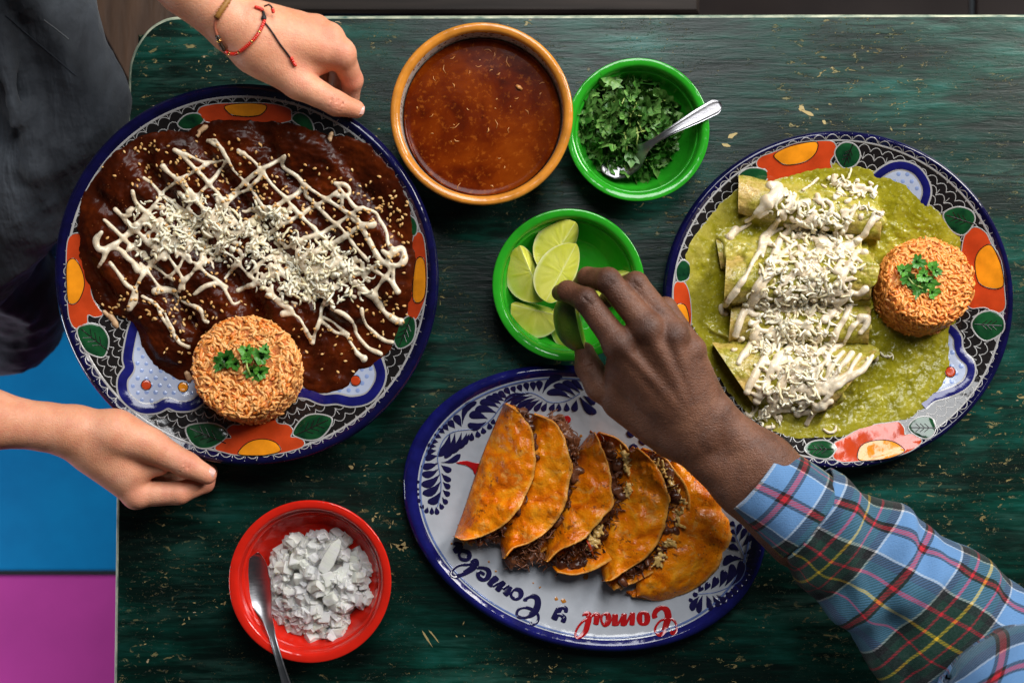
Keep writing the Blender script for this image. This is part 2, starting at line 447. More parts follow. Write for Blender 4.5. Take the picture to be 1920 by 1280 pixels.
# ---- wooden chair and bench beyond the table edge
t = NT('dark_brown_wood'); f = t.noise(1, 5, 0.6, t.co((4, 60, 60)))
M_bench = t.set(color=t.ramp(f, [(0.3, (0.006, 0.004, 0.003)), (0.7, (0.026, 0.018, 0.014))]), rough=0.6, spec=.2).bump([(f, 0.001)]).m
t = NT('brown_chair_wood'); f = t.noise(1, 5, 0.6, t.co((40, 6, 40)))
M_chair = t.set(color=t.ramp(f, [(0.3, (0.025, 0.012, 0.006)), (0.7, (0.075, 0.038, 0.02))]), rough=0.45).bump([(f, 0.001)]).m
bench = empty('bench', (0.2, 0.52, FZ), 'dark brown slatted bench beyond the top edge of the table', 'bench')
bz = -0.30
for k, (y0, w) in enumerate(((0.385, 0.075), (0.468, 0.075), (0.551, 0.075))):
    V, F = slab(-0.36, y0, 0.22, y0 + w, bz - 0.02, bz); put('seat_slat', V, F, M_bench, bench, smooth=False)
for x in (-0.32, 0.17):
    for y in (0.40, 0.60):
        V, F = slab(x, y, x + 0.035, y + 0.022, FZ, bz - 0.021); put('leg', V, F, M_bench, bench, smooth=False)
chair = empty('chair', P(250, 60, FZ), 'brown wooden chair partly hidden below the rounded table corner', 'chair')
cz = -0.31
a, b = P(225, 50, cz), P(120, -150, cz)
def obox(cx, cy, w, d, z0, z1, ang):
    V, F = slab(-w / 2, -d / 2, w / 2, d / 2, z0, z1); q = np.array(V); c_, s_ = math.cos(ang), math.sin(ang)
    q2 = q.copy(); q2[:, 0] = cx + q[:, 0] * c_ - q[:, 1] * s_; q2[:, 1] = cy + q[:, 0] * s_ + q[:, 1] * c_; return q2, F
q = P(262, -20, cz); an = math.radians(-62)
V, F = obox(q.x, q.y, 0.36, 0.13, cz - 0.022, cz, an); put('seat', V, F, M_chair, chair, smooth=False)
for sx, sy in ((-1, -1), (-1, 1), (1, -1), (1, 1)):
    dx, dy = sx * 0.15, sy * 0.045
    V, F = obox(q.x + dx * math.cos(an) - dy * math.sin(an), q.y + dx * math.sin(an) + dy * math.cos(an), 0.03, 0.03, FZ, cz - 0.023, an); put('leg', V, F, M_chair, chair, smooth=False)
# ================================================================== DISHES
M_navy = glaze('deep_navy_glaze', (0.0045, 0.004, 0.042, 1), 0.10, 0.22, (0.003, 0.0025, 0.020, 1))
M_cobalt = glaze('cobalt_glaze', (0.010, 0.011, 0.13, 1), 0.10, 0.22, (0.006, 0.006, 0.07, 1))
M_white = glaze('white_glaze', (0.43, 0.45, 0.49, 1), 0.10, 0.04)
M_pale = glaze('pale_blue_white_glaze', (0.42, 0.47, 0.60, 1), 0.10, 0.04)
M_black = glaze('black_brown_glaze', (0.012, 0.010, 0.010, 1), 0.09, 0.1)
M_line = glaze('white_line_glaze', (0.36, 0.35, 0.34, 1), 0.12, 0.04)
M_red = glaze('red_orange_glaze', (0.50, 0.050, 0.010, 1), 0.10, 0.12)
M_orange = glaze('orange_glaze', (0.80, 0.27, 0.010, 1), 0.10, 0.14)
M_leaf = glaze('leaf_green_glaze', (0.010, 0.075, 0.022, 1), 0.10, 0.36, (0.002, 0.018, 0.008, 1))
M_dot = glaze('grey_blue_dot_glaze', (0.24, 0.32, 0.56, 1), 0.12, 0.05)
M_crim = glaze('crimson_glaze', (0.42, 0.008, 0.010, 1), 0.10, 0.1)
M_soft = glaze('soft_blue_wash', (0.13, 0.19, 0.42, 1), 0.10, 0.2)
M_ink = glaze('dark_navy_ink', (0.012, 0.010, 0.060, 1), 0.09, 0.15)
M_grn_bowl = glaze('bright_green_glaze', (0.018, 0.27, 0.012, 1), 0.11, 0.06)
M_red_bowl = glaze('bright_red_glaze', (0.62, 0.016, 0.007, 1), 0.11, 0.06)
M_ochre = glaze('ochre_glaze', (0.62, 0.23, 0.028, 1), 0.16, 0.16)

class Plate:
    def __init__(s, cpx, ab_px, rot, tilt, zc, rim_w=0.055, line_w=0.012, band=None, zs=1.0):
        zr = zc + 0.03
        k = S * (H - zr) / H
        s.a, s.b = ab_px[0] * k, ab_px[1] * k; s.rim_w = rim_w; s.line_w = line_w
        c = P(cpx[0], cpx[1], zr); c.z = zc
        s.M = Matrix.Translation(c) @ Matrix.Rotation(math.radians(tilt), 4, 'X') @ Matrix.Translation((0, 0, 0)) @ Matrix.Rotation(rot, 4, 'Z')
        # keep the rim centred on the pixel although the plate turns about its foot
        s.M = Matrix.Translation(c + Vector((0, 0, 0.03))) @ Matrix.Rotation(math.radians(tilt), 4, 'X') @ Matrix.Translation((0, 0, -0.03)) @ Matrix.Rotation(rot, 4, 'Z')
        s.Mi = s.M.inverted(); s.A = np.array(s.M); s.Ai = np.array(s.Mi)
        r1 = 1 - rim_w
        pr = [(0, .004), (.30, .004), (.46, .0042), (.55, .0052), (.63, .0080), (.72, .0130), (.80, .0180), (.88, .0228), (r1 - 0.005, .0268)]
        pr = cr(pr, 5); s.pr = np.array(pr); s.pr[:, 1] = .004 + (s.pr[:, 1] - .004) * zs
        z1 = s.pr[-1, 1]
        s.rim = cr([(r1 - 0.005, z1), (r1 + rim_w * .15, z1 + .0018), (r1 + rim_w * .4, z1 + .0034), (r1 + rim_w * .7, z1 + .0030), (0.996, z1 + .0006), (1.0, z1 - .002), (.993, z1 - .0045), (.972, z1 - .0065), (.93, z1 - .009)], 4)
        s.und = [(.93, z1 - .009), (.80, z1 - .016), (.66, .0012), (.60, 0.0), (.56, 0.0), (.55, .0015), (0.01, .0015)]
        s.zfull_r = np.r_[s.pr[:, 0], s.rim[1:21, 0]]; s.zfull_z = np.r_[s.pr[:, 1], s.rim[1:21, 1]]
    def z(s, rho): return np.interp(rho, s.zfull_r, s.zfull_z)
    def world(s, x, y, z):
        q = np.stack([x, y, z], -1); return q @ s.A[:3, :3].T + s.A[:3, 3]
    def hit(s, p):
        """pixels (n,2) -> local x, y on the plate's upper side"""
        p = np.atleast_2d(np.asarray(p, dtype=float))
        o = np.array([0, 0, H]); d = np.stack([(p[:, 0] - 960) * S, (640 - p[:, 1]) * S, np.zeros(len(p))], 1) - o
        ol = s.Ai[:3, :3] @ o + s.Ai[:3, 3]; dl = d @ s.Ai[:3, :3].T
        z = np.full(len(p), 0.01)
        for _ in range(8):
            t = (z - ol[2]) / dl[:, 2]; x = ol[0] + t * dl[:, 0]; y = ol[1] + t * dl[:, 1]
            z = s.z(np.minimum(np.hypot(x / s.a, y / s.b), 1.0))
        return x, y
    def on(s, x, y, off=0.0):
        return s.world(x, y, s.z(np.minimum(np.hypot(x / s.a, y / s.b), 1.0)) + off)
    def px(s, p, off=0.0):
        x, y = s.hit(p); return s.on(x, y, off)
    def lathe(s, prof, n=160):
        f = np.linspace(0, 2 * np.pi, n, endpoint=False); V = []
        for r, z in prof: V.append(s.world(r * s.a * np.cos(f), r * s.b * np.sin(f), np.full(n, z)))
        F = grid_faces(len(prof), n, wrap_v=True)
        return np.concatenate(V), F
    def build(s, root, m_dish, m_in, m_rim=None):
        V, F = s.lathe(s.pr[::-1]); nr = len(s.pr)
        mi = []
        for i in range(nr - 1):
            r = (s.pr[::-1][i, 0] + s.pr[::-1][i + 1, 0]) / 2
            mi += [0 if r > 0.5 else 1] * 160
        s.o_dish = put('dish', V, F, [m_dish, m_in], root, mi=mi)
        V, F = s.lathe(s.rim[::-1]); put('rim', V, F, m_rim or M_navy, root)
        V, F = s.lathe(s.und[::-1]); put('underside', V, F, M_white, root)
    # --- painted pieces, each a thin raised glaze
    def ribbon(s, mb, pts, w, off, closed=False):
        p = np.asarray(pts, dtype=float); n = len(p)
        w = np.broadcast_to(np.asarray(w, dtype=float), (n,))
        if closed: t = np.roll(p, -1, 0) - np.roll(p, 1, 0)
        else: t = np.gradient(p, axis=0)
        t /= np.linalg.norm(t, axis=1)[:, None] + 1e-9; nn = np.stack([-t[:, 1], t[:, 0]], 1)
        rows = [p - nn * w[:, None] / 2, p - nn * w[:, None] * .25, p + nn * w[:, None] * .25, p + nn * w[:, None] / 2]
        e_ = min(0.0002, off * .3); hs = [off - e_, off, off, off - e_]
        V = np.concatenate([s.px(r, h) for r, h in zip(rows, hs)])
        F = []
        for k in range(3):
            for i in range(n if closed else n - 1):
                j = (i + 1) % n; F.append((k * n + i, (k + 1) * n + i, (k + 1) * n + j, k * n + j))
        mb.add(V, F)
    def blob(s, mb, outline, off, rings=(1, .93, .6, .25)):
        p = np.asarray(outline, dtype=float); n = len(p); c = p.mean(0); V = []
        for k, f in enumerate(rings): V.append(s.px(c + (p - c) * f, off - (min(0.00025, off * .3) if k == 0 else 0)))
        V.append(s.px(c[None], off)); F = []
        ar = np.sum(p[:, 0] * np.roll(p[:, 1], -1) - np.roll(p[:, 0], -1) * p[:, 1])
        for k in range(len(rings) - 1):
            for i in range(n):
                j = (i + 1) % n; F.append((k * n + i, k * n + j, (k + 1) * n + j, (k + 1) * n + i))
        m = len(rings) - 1
        for i in range(n): F.append((m * n + i, m * n + (i + 1) % n, (m + 1) * n))
        if ar > 0: F = [tuple(reversed(f)) for f in F]
        mb.add(np.concatenate(V), F)
    def drop(s, mb, base, tip, w, off, bend=0.0):
        """A brush-stroke petal: thin at base, round at tip."""
        b, t = np.array(base, float), np.array(tip, float); d = t - b; L = np.linalg.norm(d); nn = np.array([-d[1], d[0]]) / L
        q = []
        prof = [(0, .06), (.12, .22), (.3, .55), (.5, .84), (.7, 1), (.85, .9), (.95, .58), (1.0, .2)]
        side = lambda sg: [b + d * u + nn * (sg * w / 2 * v + bend * L * math.sin(math.pi * u * .9)) for u, v in prof]
        q = side(1) + side(-1)[::-1]
        # strip of quads (not a fan) so that bent drops stay clean
        n = len(prof); A = np.array(side(1)); B = np.array(side(-1)); Cn = (A + B) / 2
        V = np.concatenate([s.px(A, off - .0003), s.px(A * .6 + Cn * .4, off), s.px(B * .6 + Cn * .4, off), s.px(B, off - .0003)])
        F = []
        for k in range(3):
            for i in range(n - 1): F.append((k * n + i, k * n + i + 1, (k + 1) * n + i + 1, (k + 1) * n + i))
        mb.add(V, F)

def circle(cx, cy, r, n=14, ry=None): return [(cx + r * math.cos(2 * math.pi * k / n), cy + (ry or r) * math.sin(2 * math.pi * k / n)) for k in range(n)]

# ---- round talavera plate with the mole, held and tilted
root_mole = empty('talavera_plate', P(461, 521, 0.03), 'large round painted plate with navy rim held up by two pale hands', 'plate')
pm = Plate((461, 521), (361, 359), 0.0, 6.0, 0.036, rim_w=0.058)
pm.build(root_mole, M_black, M_white)
def rimline(pl, root, r, w, off=0.0005):
    f = np.linspace(0, 2 * np.pi, 200, endpoint=False); mb = MB(); V = []
    for q, h in ((r - w / 2, off - .0003), (r - w / 4, off), (r + w / 4, off), (r + w / 2, off - .0003)):
        V.append(pl.on(q * pl.a * np.cos(f), q * pl.b * np.sin(f), h))
    F = grid_faces(4, 200, wrap_v=True)
    mb.add(np.concatenate(V), [tuple(reversed(x)) for x in F]); return mb
rimline(pm, root_mole, 0.934, 0.011).build('rim_line', M_line, root_mole)
def net(pl, root, cpx, r_list, nseg, skip=None, amp=9):
    """fish-scale net scratched white into the dark band"""
    mb = MB(); f0 = 0
    c = np.array(cpx, float)
    for k, r in enumerate(r_list):
        for i in range(nseg):
            a0 = 2 * np.pi * (i + 0.5 * (k % 2)) / nseg; a1 = a0 + 2 * np.pi / nseg
            tt = np.linspace(0, 1, 6); an = a0 + (a1 - a0) * tt; rr_ = r + amp * np.sin(np.pi * tt) ** 0.8 + rng.normal(0, 1.2)
            p = np.stack([c[0] + rr_ * np.cos(an), c[1] + rr_ * np.sin(an)], 1)
            if skip and skip(p.mean(0)): continue
            pl.ribbon(mb, p, 1.5, 0.0003)
            q = np.array([[c[0] + (r - 1) * math.cos(a0), c[1] + (r - 1) * math.sin(a0)], [c[0] + (r + 13) * math.cos(a0 + .008 * rng.normal()), c[1] + (r + 13) * math.sin(a0)]])
            if k % 2 == 0: pl.ribbon(mb, np.linspace(q[0], q[1], 3), 1.2, 0.0003)
    return mb.build('scale_pattern', M_line, root)
net(pm, root_mole, (461, 521), [330 - 17 * k for k in range(8)], 84)
def leafp(pl, root, out, vein=True):
    o = cr(out, 4, True); mb = MB(); pl.blob(mb, o, 0.0011); lf = mb.build('painted_leaf', M_leaf, root)
    mb = MB(); c = o.mean(0); pl.ribbon(mb, c + (o - c) * 1.03, 3.0, 0.0010, True)
    mb.build('leaf_outline', M_line, lf if False else root)
    if vein:
        mb = MB(); d = o - c; i = int(np.argmax(np.hypot(d[:, 0], d[:, 1]))); ax = d[i] * .85; nn = np.array([-ax[1], ax[0]]) * .42
        pl.ribbon(mb, np.linspace(c - ax, c + ax, 7), 2.0, 0.0014)
        for u in (-.45, -.1, .25):
            for sg in (-1, 1): pl.ribbon(mb, np.linspace(c + ax * u, c + ax * (u + .38) + nn * sg * .8, 4), 1.5, 0.0014)
        mb.build('leaf_vein', M_black, root)
def flower(pl, root, red, org):
    mb = MB(); o = cr(red, 5, True); pl.blob(mb, o, 0.0010); mb.build('flower_petals', M_red, root)
    mb = MB(); c = o.mean(0); pl.ribbon(mb, c + (o - c) * 1.015, 2.0, 0.0009, True); mb.build('flower_outline', M_line, root)
    mb = MB(); o = cr(org, 5, True); pl.blob(mb, o, 0.0015); mb.build('flower_centre', M_orange, root)
    mb = MB(); pl.ribbon(mb, o, 1.6, 0.0017, True); mb.build('centre_outline', M_black, root)
def cloud(pl, root, band, w, fill, dots, spots, step=17):
    mb = MB(); pl.blob(mb, cr(fill, 3, True), 0.0006); mb.build('pale_medallion', M_pale, root)
    f = np.array(fill); mb = MB()
    def inside(x, y):
        r = False; n = len(f); j = n - 1
        for i in range(n):
            if (f[i, 1] > y) != (f[j, 1] > y) and x < (f[j, 0] - f[i, 0]) * (y - f[i, 1]) / (f[j, 1] - f[i, 1]) + f[i, 0]: r = not r
            j = i
        return r
    k = 0
    for yy in np.arange(f[:, 1].min(), f[:, 1].max(), step * .8):
        k += 1
        for xx in np.arange(f[:, 0].min() + (k % 2) * step / 2, f[:, 0].max(), step):
            if inside(xx, yy) and min(np.hypot(b[0] - xx, b[1] - yy) for b in cr(band, 4)) > w * .5 + dots:
                pl.blob(mb, circle(xx + rng.normal(0, .7), yy + rng.normal(0, .7), dots, 10), 0.00072, (1, .6))
    mb.build('blue_dot_pattern', M_dot, root)
    b = cr(band, 8); mb = MB(); pl.ribbon(mb, b, w + 7, 0.0008); mb.build('band_outline', M_line, root)
    mb = MB(); pl.ribbon(mb, b, w, 0.0012); mb.build('scalloped_band', M_cobalt, root)
    for x, y, r, m in spots:
        mb = MB(); pl.blob(mb, circle(x, y, r), 0.0013); mb.build('painted_dot', m, root)
        mb = MB(); pl.ribbon(mb, circle(x, y, r), 1.5, 0.0014, True); mb.build('dot_outline', M_black, root)
flower(pm, root_mole, [(404, 840), (417, 823), (434, 820), (426, 806), (437, 796), (452, 795), (465, 780), (510, 780), (521, 793), (540, 796), (549, 807), (545, 818), (561, 820), (570, 828), (566, 837), (546, 844), (524, 849), (487, 853), (446, 852), (421, 847)],
       [(449, 851), (454, 838), (471, 826), (494, 822), (515, 827), (526, 838), (524, 846), (505, 851), (487, 853)])
leafp(pm, root_mole, [(351, 800), (383, 793), (408, 796), (424, 807), (423, 820), (408, 832), (390, 839), (371, 837), (356, 823)])
leafp(pm, root_mole, [(550, 811), (562, 790), (579, 778), (602, 777), (621, 784), (617, 802), (600, 820), (579, 824), (560, 819)])
flower(pm, root_mole, [(129, 449), (149, 439), (160, 460), (170, 520), (172, 552), (184, 575), (193, 589), (178, 594), (165, 590), (163, 609), (143, 615), (131, 597), (127, 560), (125, 500)],
       [(127, 493), (141, 485), (155, 508), (159, 536), (147, 565), (130, 567), (126, 530)])
leafp(pm, root_mole, [(146, 618), (167, 607), (189, 612), (202, 630), (203, 649), (194, 668), (173, 664), (157, 651)])
flower(pm, root_mole, [(777, 441), (792, 441), (799, 485), (800, 540), (793, 571), (779, 599), (764, 592), (768, 530), (770, 480)], [(780, 489), (796, 489), (798, 546), (787, 567), (774, 556)])
leafp(pm, root_mole, [(754, 602), (771, 592), (779, 610), (772, 640), (747, 652), (738, 625)])
leafp(pm, root_mole, [(762, 404), (776, 410), (782, 425), (778, 441), (764, 436)], False)
flower(pm, root_mole, [(374, 205), (395, 197), (430, 194), (500, 194), (540, 203), (546, 215), (540, 228), (460, 238), (380, 226)], [(423, 199), (460, 194), (499, 198), (492, 214), (470, 219), (440, 217), (428, 211)])
leafp(pm, root_mole, [(334, 232), (350, 216), (372, 214), (382, 226), (365, 240), (345, 242)], False)
leafp(pm, root_mole, [(548, 224), (560, 212), (580, 222), (588, 245), (570, 240)], False)
cloud(pm, root_mole, [(256, 600), (249, 621), (243, 649), (240, 672), (243, 690), (231, 710), (232, 735), (246, 753), (268, 765), (294, 764), (315, 755), (335, 761), (360, 759), (378, 746), (395, 728)], 17,
      [(256, 600), (249, 621), (243, 649), (240, 672), (245, 690), (233, 712), (233, 733), (246, 751), (268, 763), (294, 762), (315, 754), (335, 760), (358, 757), (376, 745), (392, 726), (392, 690), (330, 610)], 5.2,
      [(275, 721, 9.5, M_red), (344, 725, 9.5, M_orange)])
cloud(pm, root_mole, [(560, 735), (580, 738), (605, 748), (632, 747), (660, 752), (690, 745), (709, 722), (714, 698), (706, 672)], 17,
      [(560, 735), (580, 738), (605, 748), (632, 747), (660, 750), (688, 743), (707, 721), (711, 698), (706, 672), (640, 650), (580, 690)], 5.2, [(667, 713, 9.5, M_red)])

# ---- round talavera plate with the green enchiladas
root_grn = empty('talavera_plate', P(1573, 562, 0.0), 'round painted plate with navy rim holding the enchiladas in green sauce', 'plate')
pg = Plate((1573, 562), (330, 318), 0.0, 0.0, 0.0, rim_w=0.050)
pg.build(root_grn, M_black, M_white)
rimline(pg, root_grn, 0.942, 0.010).build('rim_line', M_line, root_grn)
net(pg, root_grn, (1573, 562), [300 - 16 * k for k in range(6)], 76, amp=10)
flower(pg, root_grn, [(1419, 305), (1428, 294), (1448, 287), (1490, 270), (1535, 265), (1561, 267), (1567, 284), (1556, 302), (1550, 330), (1441, 340), (1436, 318), (1424, 317)],
       [(1451, 291), (1470, 279), (1500, 270), (1531, 267), (1529, 287), (1509, 304), (1475, 310), (1458, 302)])
leafp(pg, root_grn, [(1565, 287), (1580, 269), (1602, 272), (1612, 291), (1602, 310), (1580, 314)])
leafp(pg, root_grn, [(1385, 330), (1405, 316), (1435, 320), (1436, 338), (1400, 345)], False)
leafp(pg, root_grn, [(1769, 402), (1794, 389), (1820, 396), (1826, 415), (1806, 440), (1782, 430)])
flower(pg, root_grn, [(1809, 442), (1827, 427), (1847, 437), (1858, 458), (1876, 490), (1882, 541), (1883, 577), (1866, 587), (1850, 577), (1837, 576), (1820, 577), (1810, 562), (1800, 520), (1802, 478)],
       [(1827, 491), (1837, 468), (1856, 459), (1870, 482), (1879, 511), (1879, 537), (1856, 541), (1833, 528)])
leafp(pg, root_grn, [(1822, 606), (1837, 588), (1863, 584), (1880, 600), (1878, 622), (1850, 638), (1830, 626)])
flower(pg, root_grn, [(1562, 851), (1570, 841), (1565, 830), (1580, 822), (1620, 800), (1667, 792), (1684, 791), (1694, 803), (1696, 815), (1709, 813), (1726, 823), (1722, 834), (1697, 849), (1650, 860), (1609, 864), (1580, 865), (1566, 860)],
       [(1607, 853), (1613, 836), (1630, 827), (1657, 824), (1680, 830), (1695, 845), (1667, 858), (1626, 863), (1611, 862)])
leafp(pg, root_grn, [(1509, 842), (1522, 828), (1549, 826), (1566, 840), (1553, 858), (1528, 856)])
leafp(pg, root_grn, [(1703, 801), (1720, 783), (1745, 783), (1753, 803), (1742, 820), (1722, 818)])
flower(pg, root_grn, [(1264, 535), (1280, 528), (1292, 550), (1296, 600), (1288, 622), (1272, 615), (1264, 575)], [(1266, 574), (1284, 572), (1292, 600), (1286, 618), (1272, 612)])
leafp(pg, root_grn, [(1268, 505), (1280, 488), (1294, 500), (1290, 522), (1272, 527)], False)
cloud(pg, root_grn, [(1640, 335), (1655, 322), (1675, 312), (1696, 311), (1718, 321), (1733, 342), (1737, 362), (1730, 385)], 14, [(1650, 328), (1675, 314), (1696, 313), (1716, 323), (1731, 344), (1734, 362), (1725, 390), (1660, 390)], 5, [])
cloud(pg, root_grn, [(1760, 605), (1780, 616), (1794, 632), (1796, 650), (1803, 666), (1817, 680), (1820, 697), (1812, 716), (1794, 729), (1771, 738), (1748, 745), (1730, 760)], 14,
      [(1760, 605), (1780, 616), (1793, 632), (1795, 650), (1802, 666), (1815, 680), (1818, 697), (1810, 715), (1793, 728), (1771, 736), (1748, 743), (1725, 700), (1735, 640)], 6, [(1781, 697, 10, M_red)])

# ---- oval lettered platter with the tacos
root_tac = empty('oval_platter', P(1098, 956, 0.0), 'oval white platter with dark blue feather border and lettering under the tacos', 'platter')
q = np.array([(-62, -269), (-343, -44), (-302, 96), (113, 269), (-281, -193), (340, 80)], float)
sol = np.linalg.lstsq(np.stack([q[:, 0] ** 2, q[:, 0] * q[:, 1], q[:, 1] ** 2], 1), np.ones(len(q)), rcond=None)[0]
w, v = np.linalg.eigh(np.array([[sol[0], sol[1] / 2], [sol[1] / 2, sol[2]]]))
a_px, b_px = 1 / math.sqrt(w[0]), 1 / math.sqrt(w[1]); ang = math.atan2(-v[1, 0], v[0, 0])
print('platter axes', a_px, b_px, math.degrees(ang))
pt = Plate((1098, 956), (a_px, b_px), ang, 0.0, 0.0, rim_w=0.075, zs=0.58)
pt.build(root_tac, M_white, M_white, M_cobalt)
rimline(pt, root_tac, 0.905, 0.012, 0.0006).build('rim_line', M_soft, root_tac)
c4 = lambda x, y: (750 + x * .23442, 680 + y * .23442)
c5 = lambda x, y: (1270 + x * .17182, 940 + y * .17182)
feather = [MB(), MB()]
def D(cv, x0, y0, x1, y1, w, bend=0.0):
    sc = .23442 if cv is c4 else .17182
    pt.drop(feather[0 if cv is c4 else 1], cv(x0, y0), cv(x1, y1), w * sc * 1.12, 0.0006, bend)
for l in [(310, 795, 170, 825, 52, -.1), (310, 845, 175, 888, 55, -.14), (318, 890, 170, 970, 62, -.16), (326, 945, 178, 1040, 62, -.18), (330, 1020, 220, 1112, 60, -.2),
          (300, 742, 195, 762, 52), (290, 700, 210, 710, 44), (290, 668, 220, 658, 42), (305, 632, 250, 622, 40), (330, 598, 275, 572, 42), (358, 562, 308, 525, 44), (388, 540, 345, 490, 46), (440, 522, 390, 462, 50), (492, 508, 440, 418, 56), (500, 490, 622, 318, 56, -.24),
          (330, 815, 412, 862, 46, .1), (333, 880, 408, 942, 42, .1), (343, 950, 398, 1004, 42), (343, 1015, 396, 1062, 42), (338, 1072, 376, 1128, 38), (318, 1118, 342, 1168, 36), (288, 1150, 300, 1212, 36), (255, 1152, 255, 1210, 34), (222, 1150, 208, 1200, 34), (190, 1130, 168, 1162, 36), (176, 1085, 140, 1108, 34),
          (330, 795, 480, 722, 46, .16), (400, 560, 300, 742, 62, -.14), (440, 556, 352, 758, 52, -.12), (492, 556, 405, 722, 48, -.12), (535, 560, 462, 684, 44, -.1), (556, 566, 512, 654, 40), (576, 556, 570, 622, 42), (616, 540, 628, 596, 42), (660, 515, 672, 566, 42), (708, 478, 722, 530, 42), (750, 445, 742, 490, 38),
          (700, 446, 552, 420, 62, .1), (690, 470, 540, 490, 60, -.2), (772, 400, 600, 378, 56, .12), (792, 358, 636, 318, 54, .12), (808, 328, 686, 280, 50, .08), (832, 302, 738, 252, 48), (856, 284, 788, 230, 46), (884, 252, 838, 202, 44), (922, 238, 896, 188, 42), (972, 230, 948, 174, 42), (1022, 224, 1004, 158, 44), (1070, 225, 1060, 150, 46), (1112, 228, 1116, 142, 52), (1140, 245, 1306, 122, 56, -.22),
          (1035, 246, 838, 318, 46, .12), (1060, 262, 880, 350, 46, .1), (1090, 280, 935, 378, 46, .08), (1116, 296, 1006, 388, 48, .08), (1140, 308, 1076, 384, 42), (1175, 318, 1138, 386, 42), (1235, 322, 1205, 386, 44), (1272, 322, 1268, 388, 42), (1332, 320, 1334, 388, 44), (1412, 296, 1390, 390, 50), (1440, 272, 1572, 402, 62, .12), (1468, 262, 1560, 330, 46),
          (1405, 262, 1225, 186, 52, .12), (1440, 238, 1298, 158, 50, .1), (1470, 220, 1376, 138, 46), (1375, 284, 1172, 248, 54, .14)]: D(c4, *l)
for l in [(240, 1030, 158, 1190, 70, .1), (275, 1020, 236, 1215, 62, .06), (318, 1020, 362, 1185, 74, -.05), (385, 1022, 456, 1140, 72, -.05), (425, 1015, 536, 1095, 66), (510, 980, 600, 1042, 60), (580, 945, 656, 1000, 56), (640, 905, 712, 938, 52), (690, 868, 770, 885, 56), (738, 800, 812, 830, 56), (750, 752, 838, 768, 56), (752, 700, 862, 698, 66), (758, 650, 886, 612, 70, .05), (745, 612, 908, 535, 78, .1), (722, 570, 905, 440, 80, .12), (708, 485, 810, 340, 62, .08), (688, 422, 745, 290, 56), (640, 380, 690, 240, 52),
          (585, 915, 690, 640, 96, .16), (518, 920, 590, 675, 84, .14), (458, 932, 500, 740, 80, .12), (368, 952, 425, 815, 72, .1), (300, 970, 345, 880, 60), (230, 985, 270, 920, 60), (720, 630, 500, 700, 84, .24), (675, 535, 560, 490, 66, .14), (640, 440, 580, 390, 52), (630, 350, 585, 310, 50), (630, 270, 580, 220, 52)]: D(c5, *l)
for x, y, r in ((145, 1048, 12), (146, 1007, 10), (145, 950, 13), (155, 1100, 16)): pt.blob(feather[0], circle(*c4(x, y), r * .234, 10), 0.0007, (1, .6))
for x, y, r in ((145, 1070, 24), (195, 1010, 30)): pt.blob(feather[1], circle(*c5(x, y), r * .172, 10), 0.0007, (1, .6))
for fb in feather: fb.build('feather_border', M_ink, root_tac)
for pts in ([c4(*p) for p in ((300, 1150), (325, 1040), (328, 940), (312, 840), (302, 750), (345, 620), (430, 550), (560, 530), (660, 505), (740, 440), (800, 360), (860, 295), (960, 245), (1050, 240), (1130, 275), (1200, 315), (1330, 305), (1440, 245))],
            [c5(*p) for p in ((230, 1005), (400, 990), (540, 940), (680, 860), (738, 740), (735, 620), (690, 490), (640, 370), (630, 250))]):
    st = MB(); pt.ribbon(st, cr(pts, 4), 1.8, 0.0006); st.build('feather_stem', M_soft, root_tac)
for x, y, r, m in ((1063, 786, 7.5, M_crim), (1038, 788, 7, M_crim), (1183, 812, 8, M_ink), (1206, 826, 8, M_ink), (1188, 839, 8, M_ink)):
    mb = MB(); pt.blob(mb, circle(x, y, r), 0.0009); mb.build('painted_dot', m, root_tac)
mb = MB(); pt.blob(mb, cr([(855, 867), (872, 863), (890, 867), (905, 868), (899, 884), (891, 890), (886, 880), (872, 871)], 4, True), 0.0009); mb.build('painted_pepper', M_crim, root_tac)
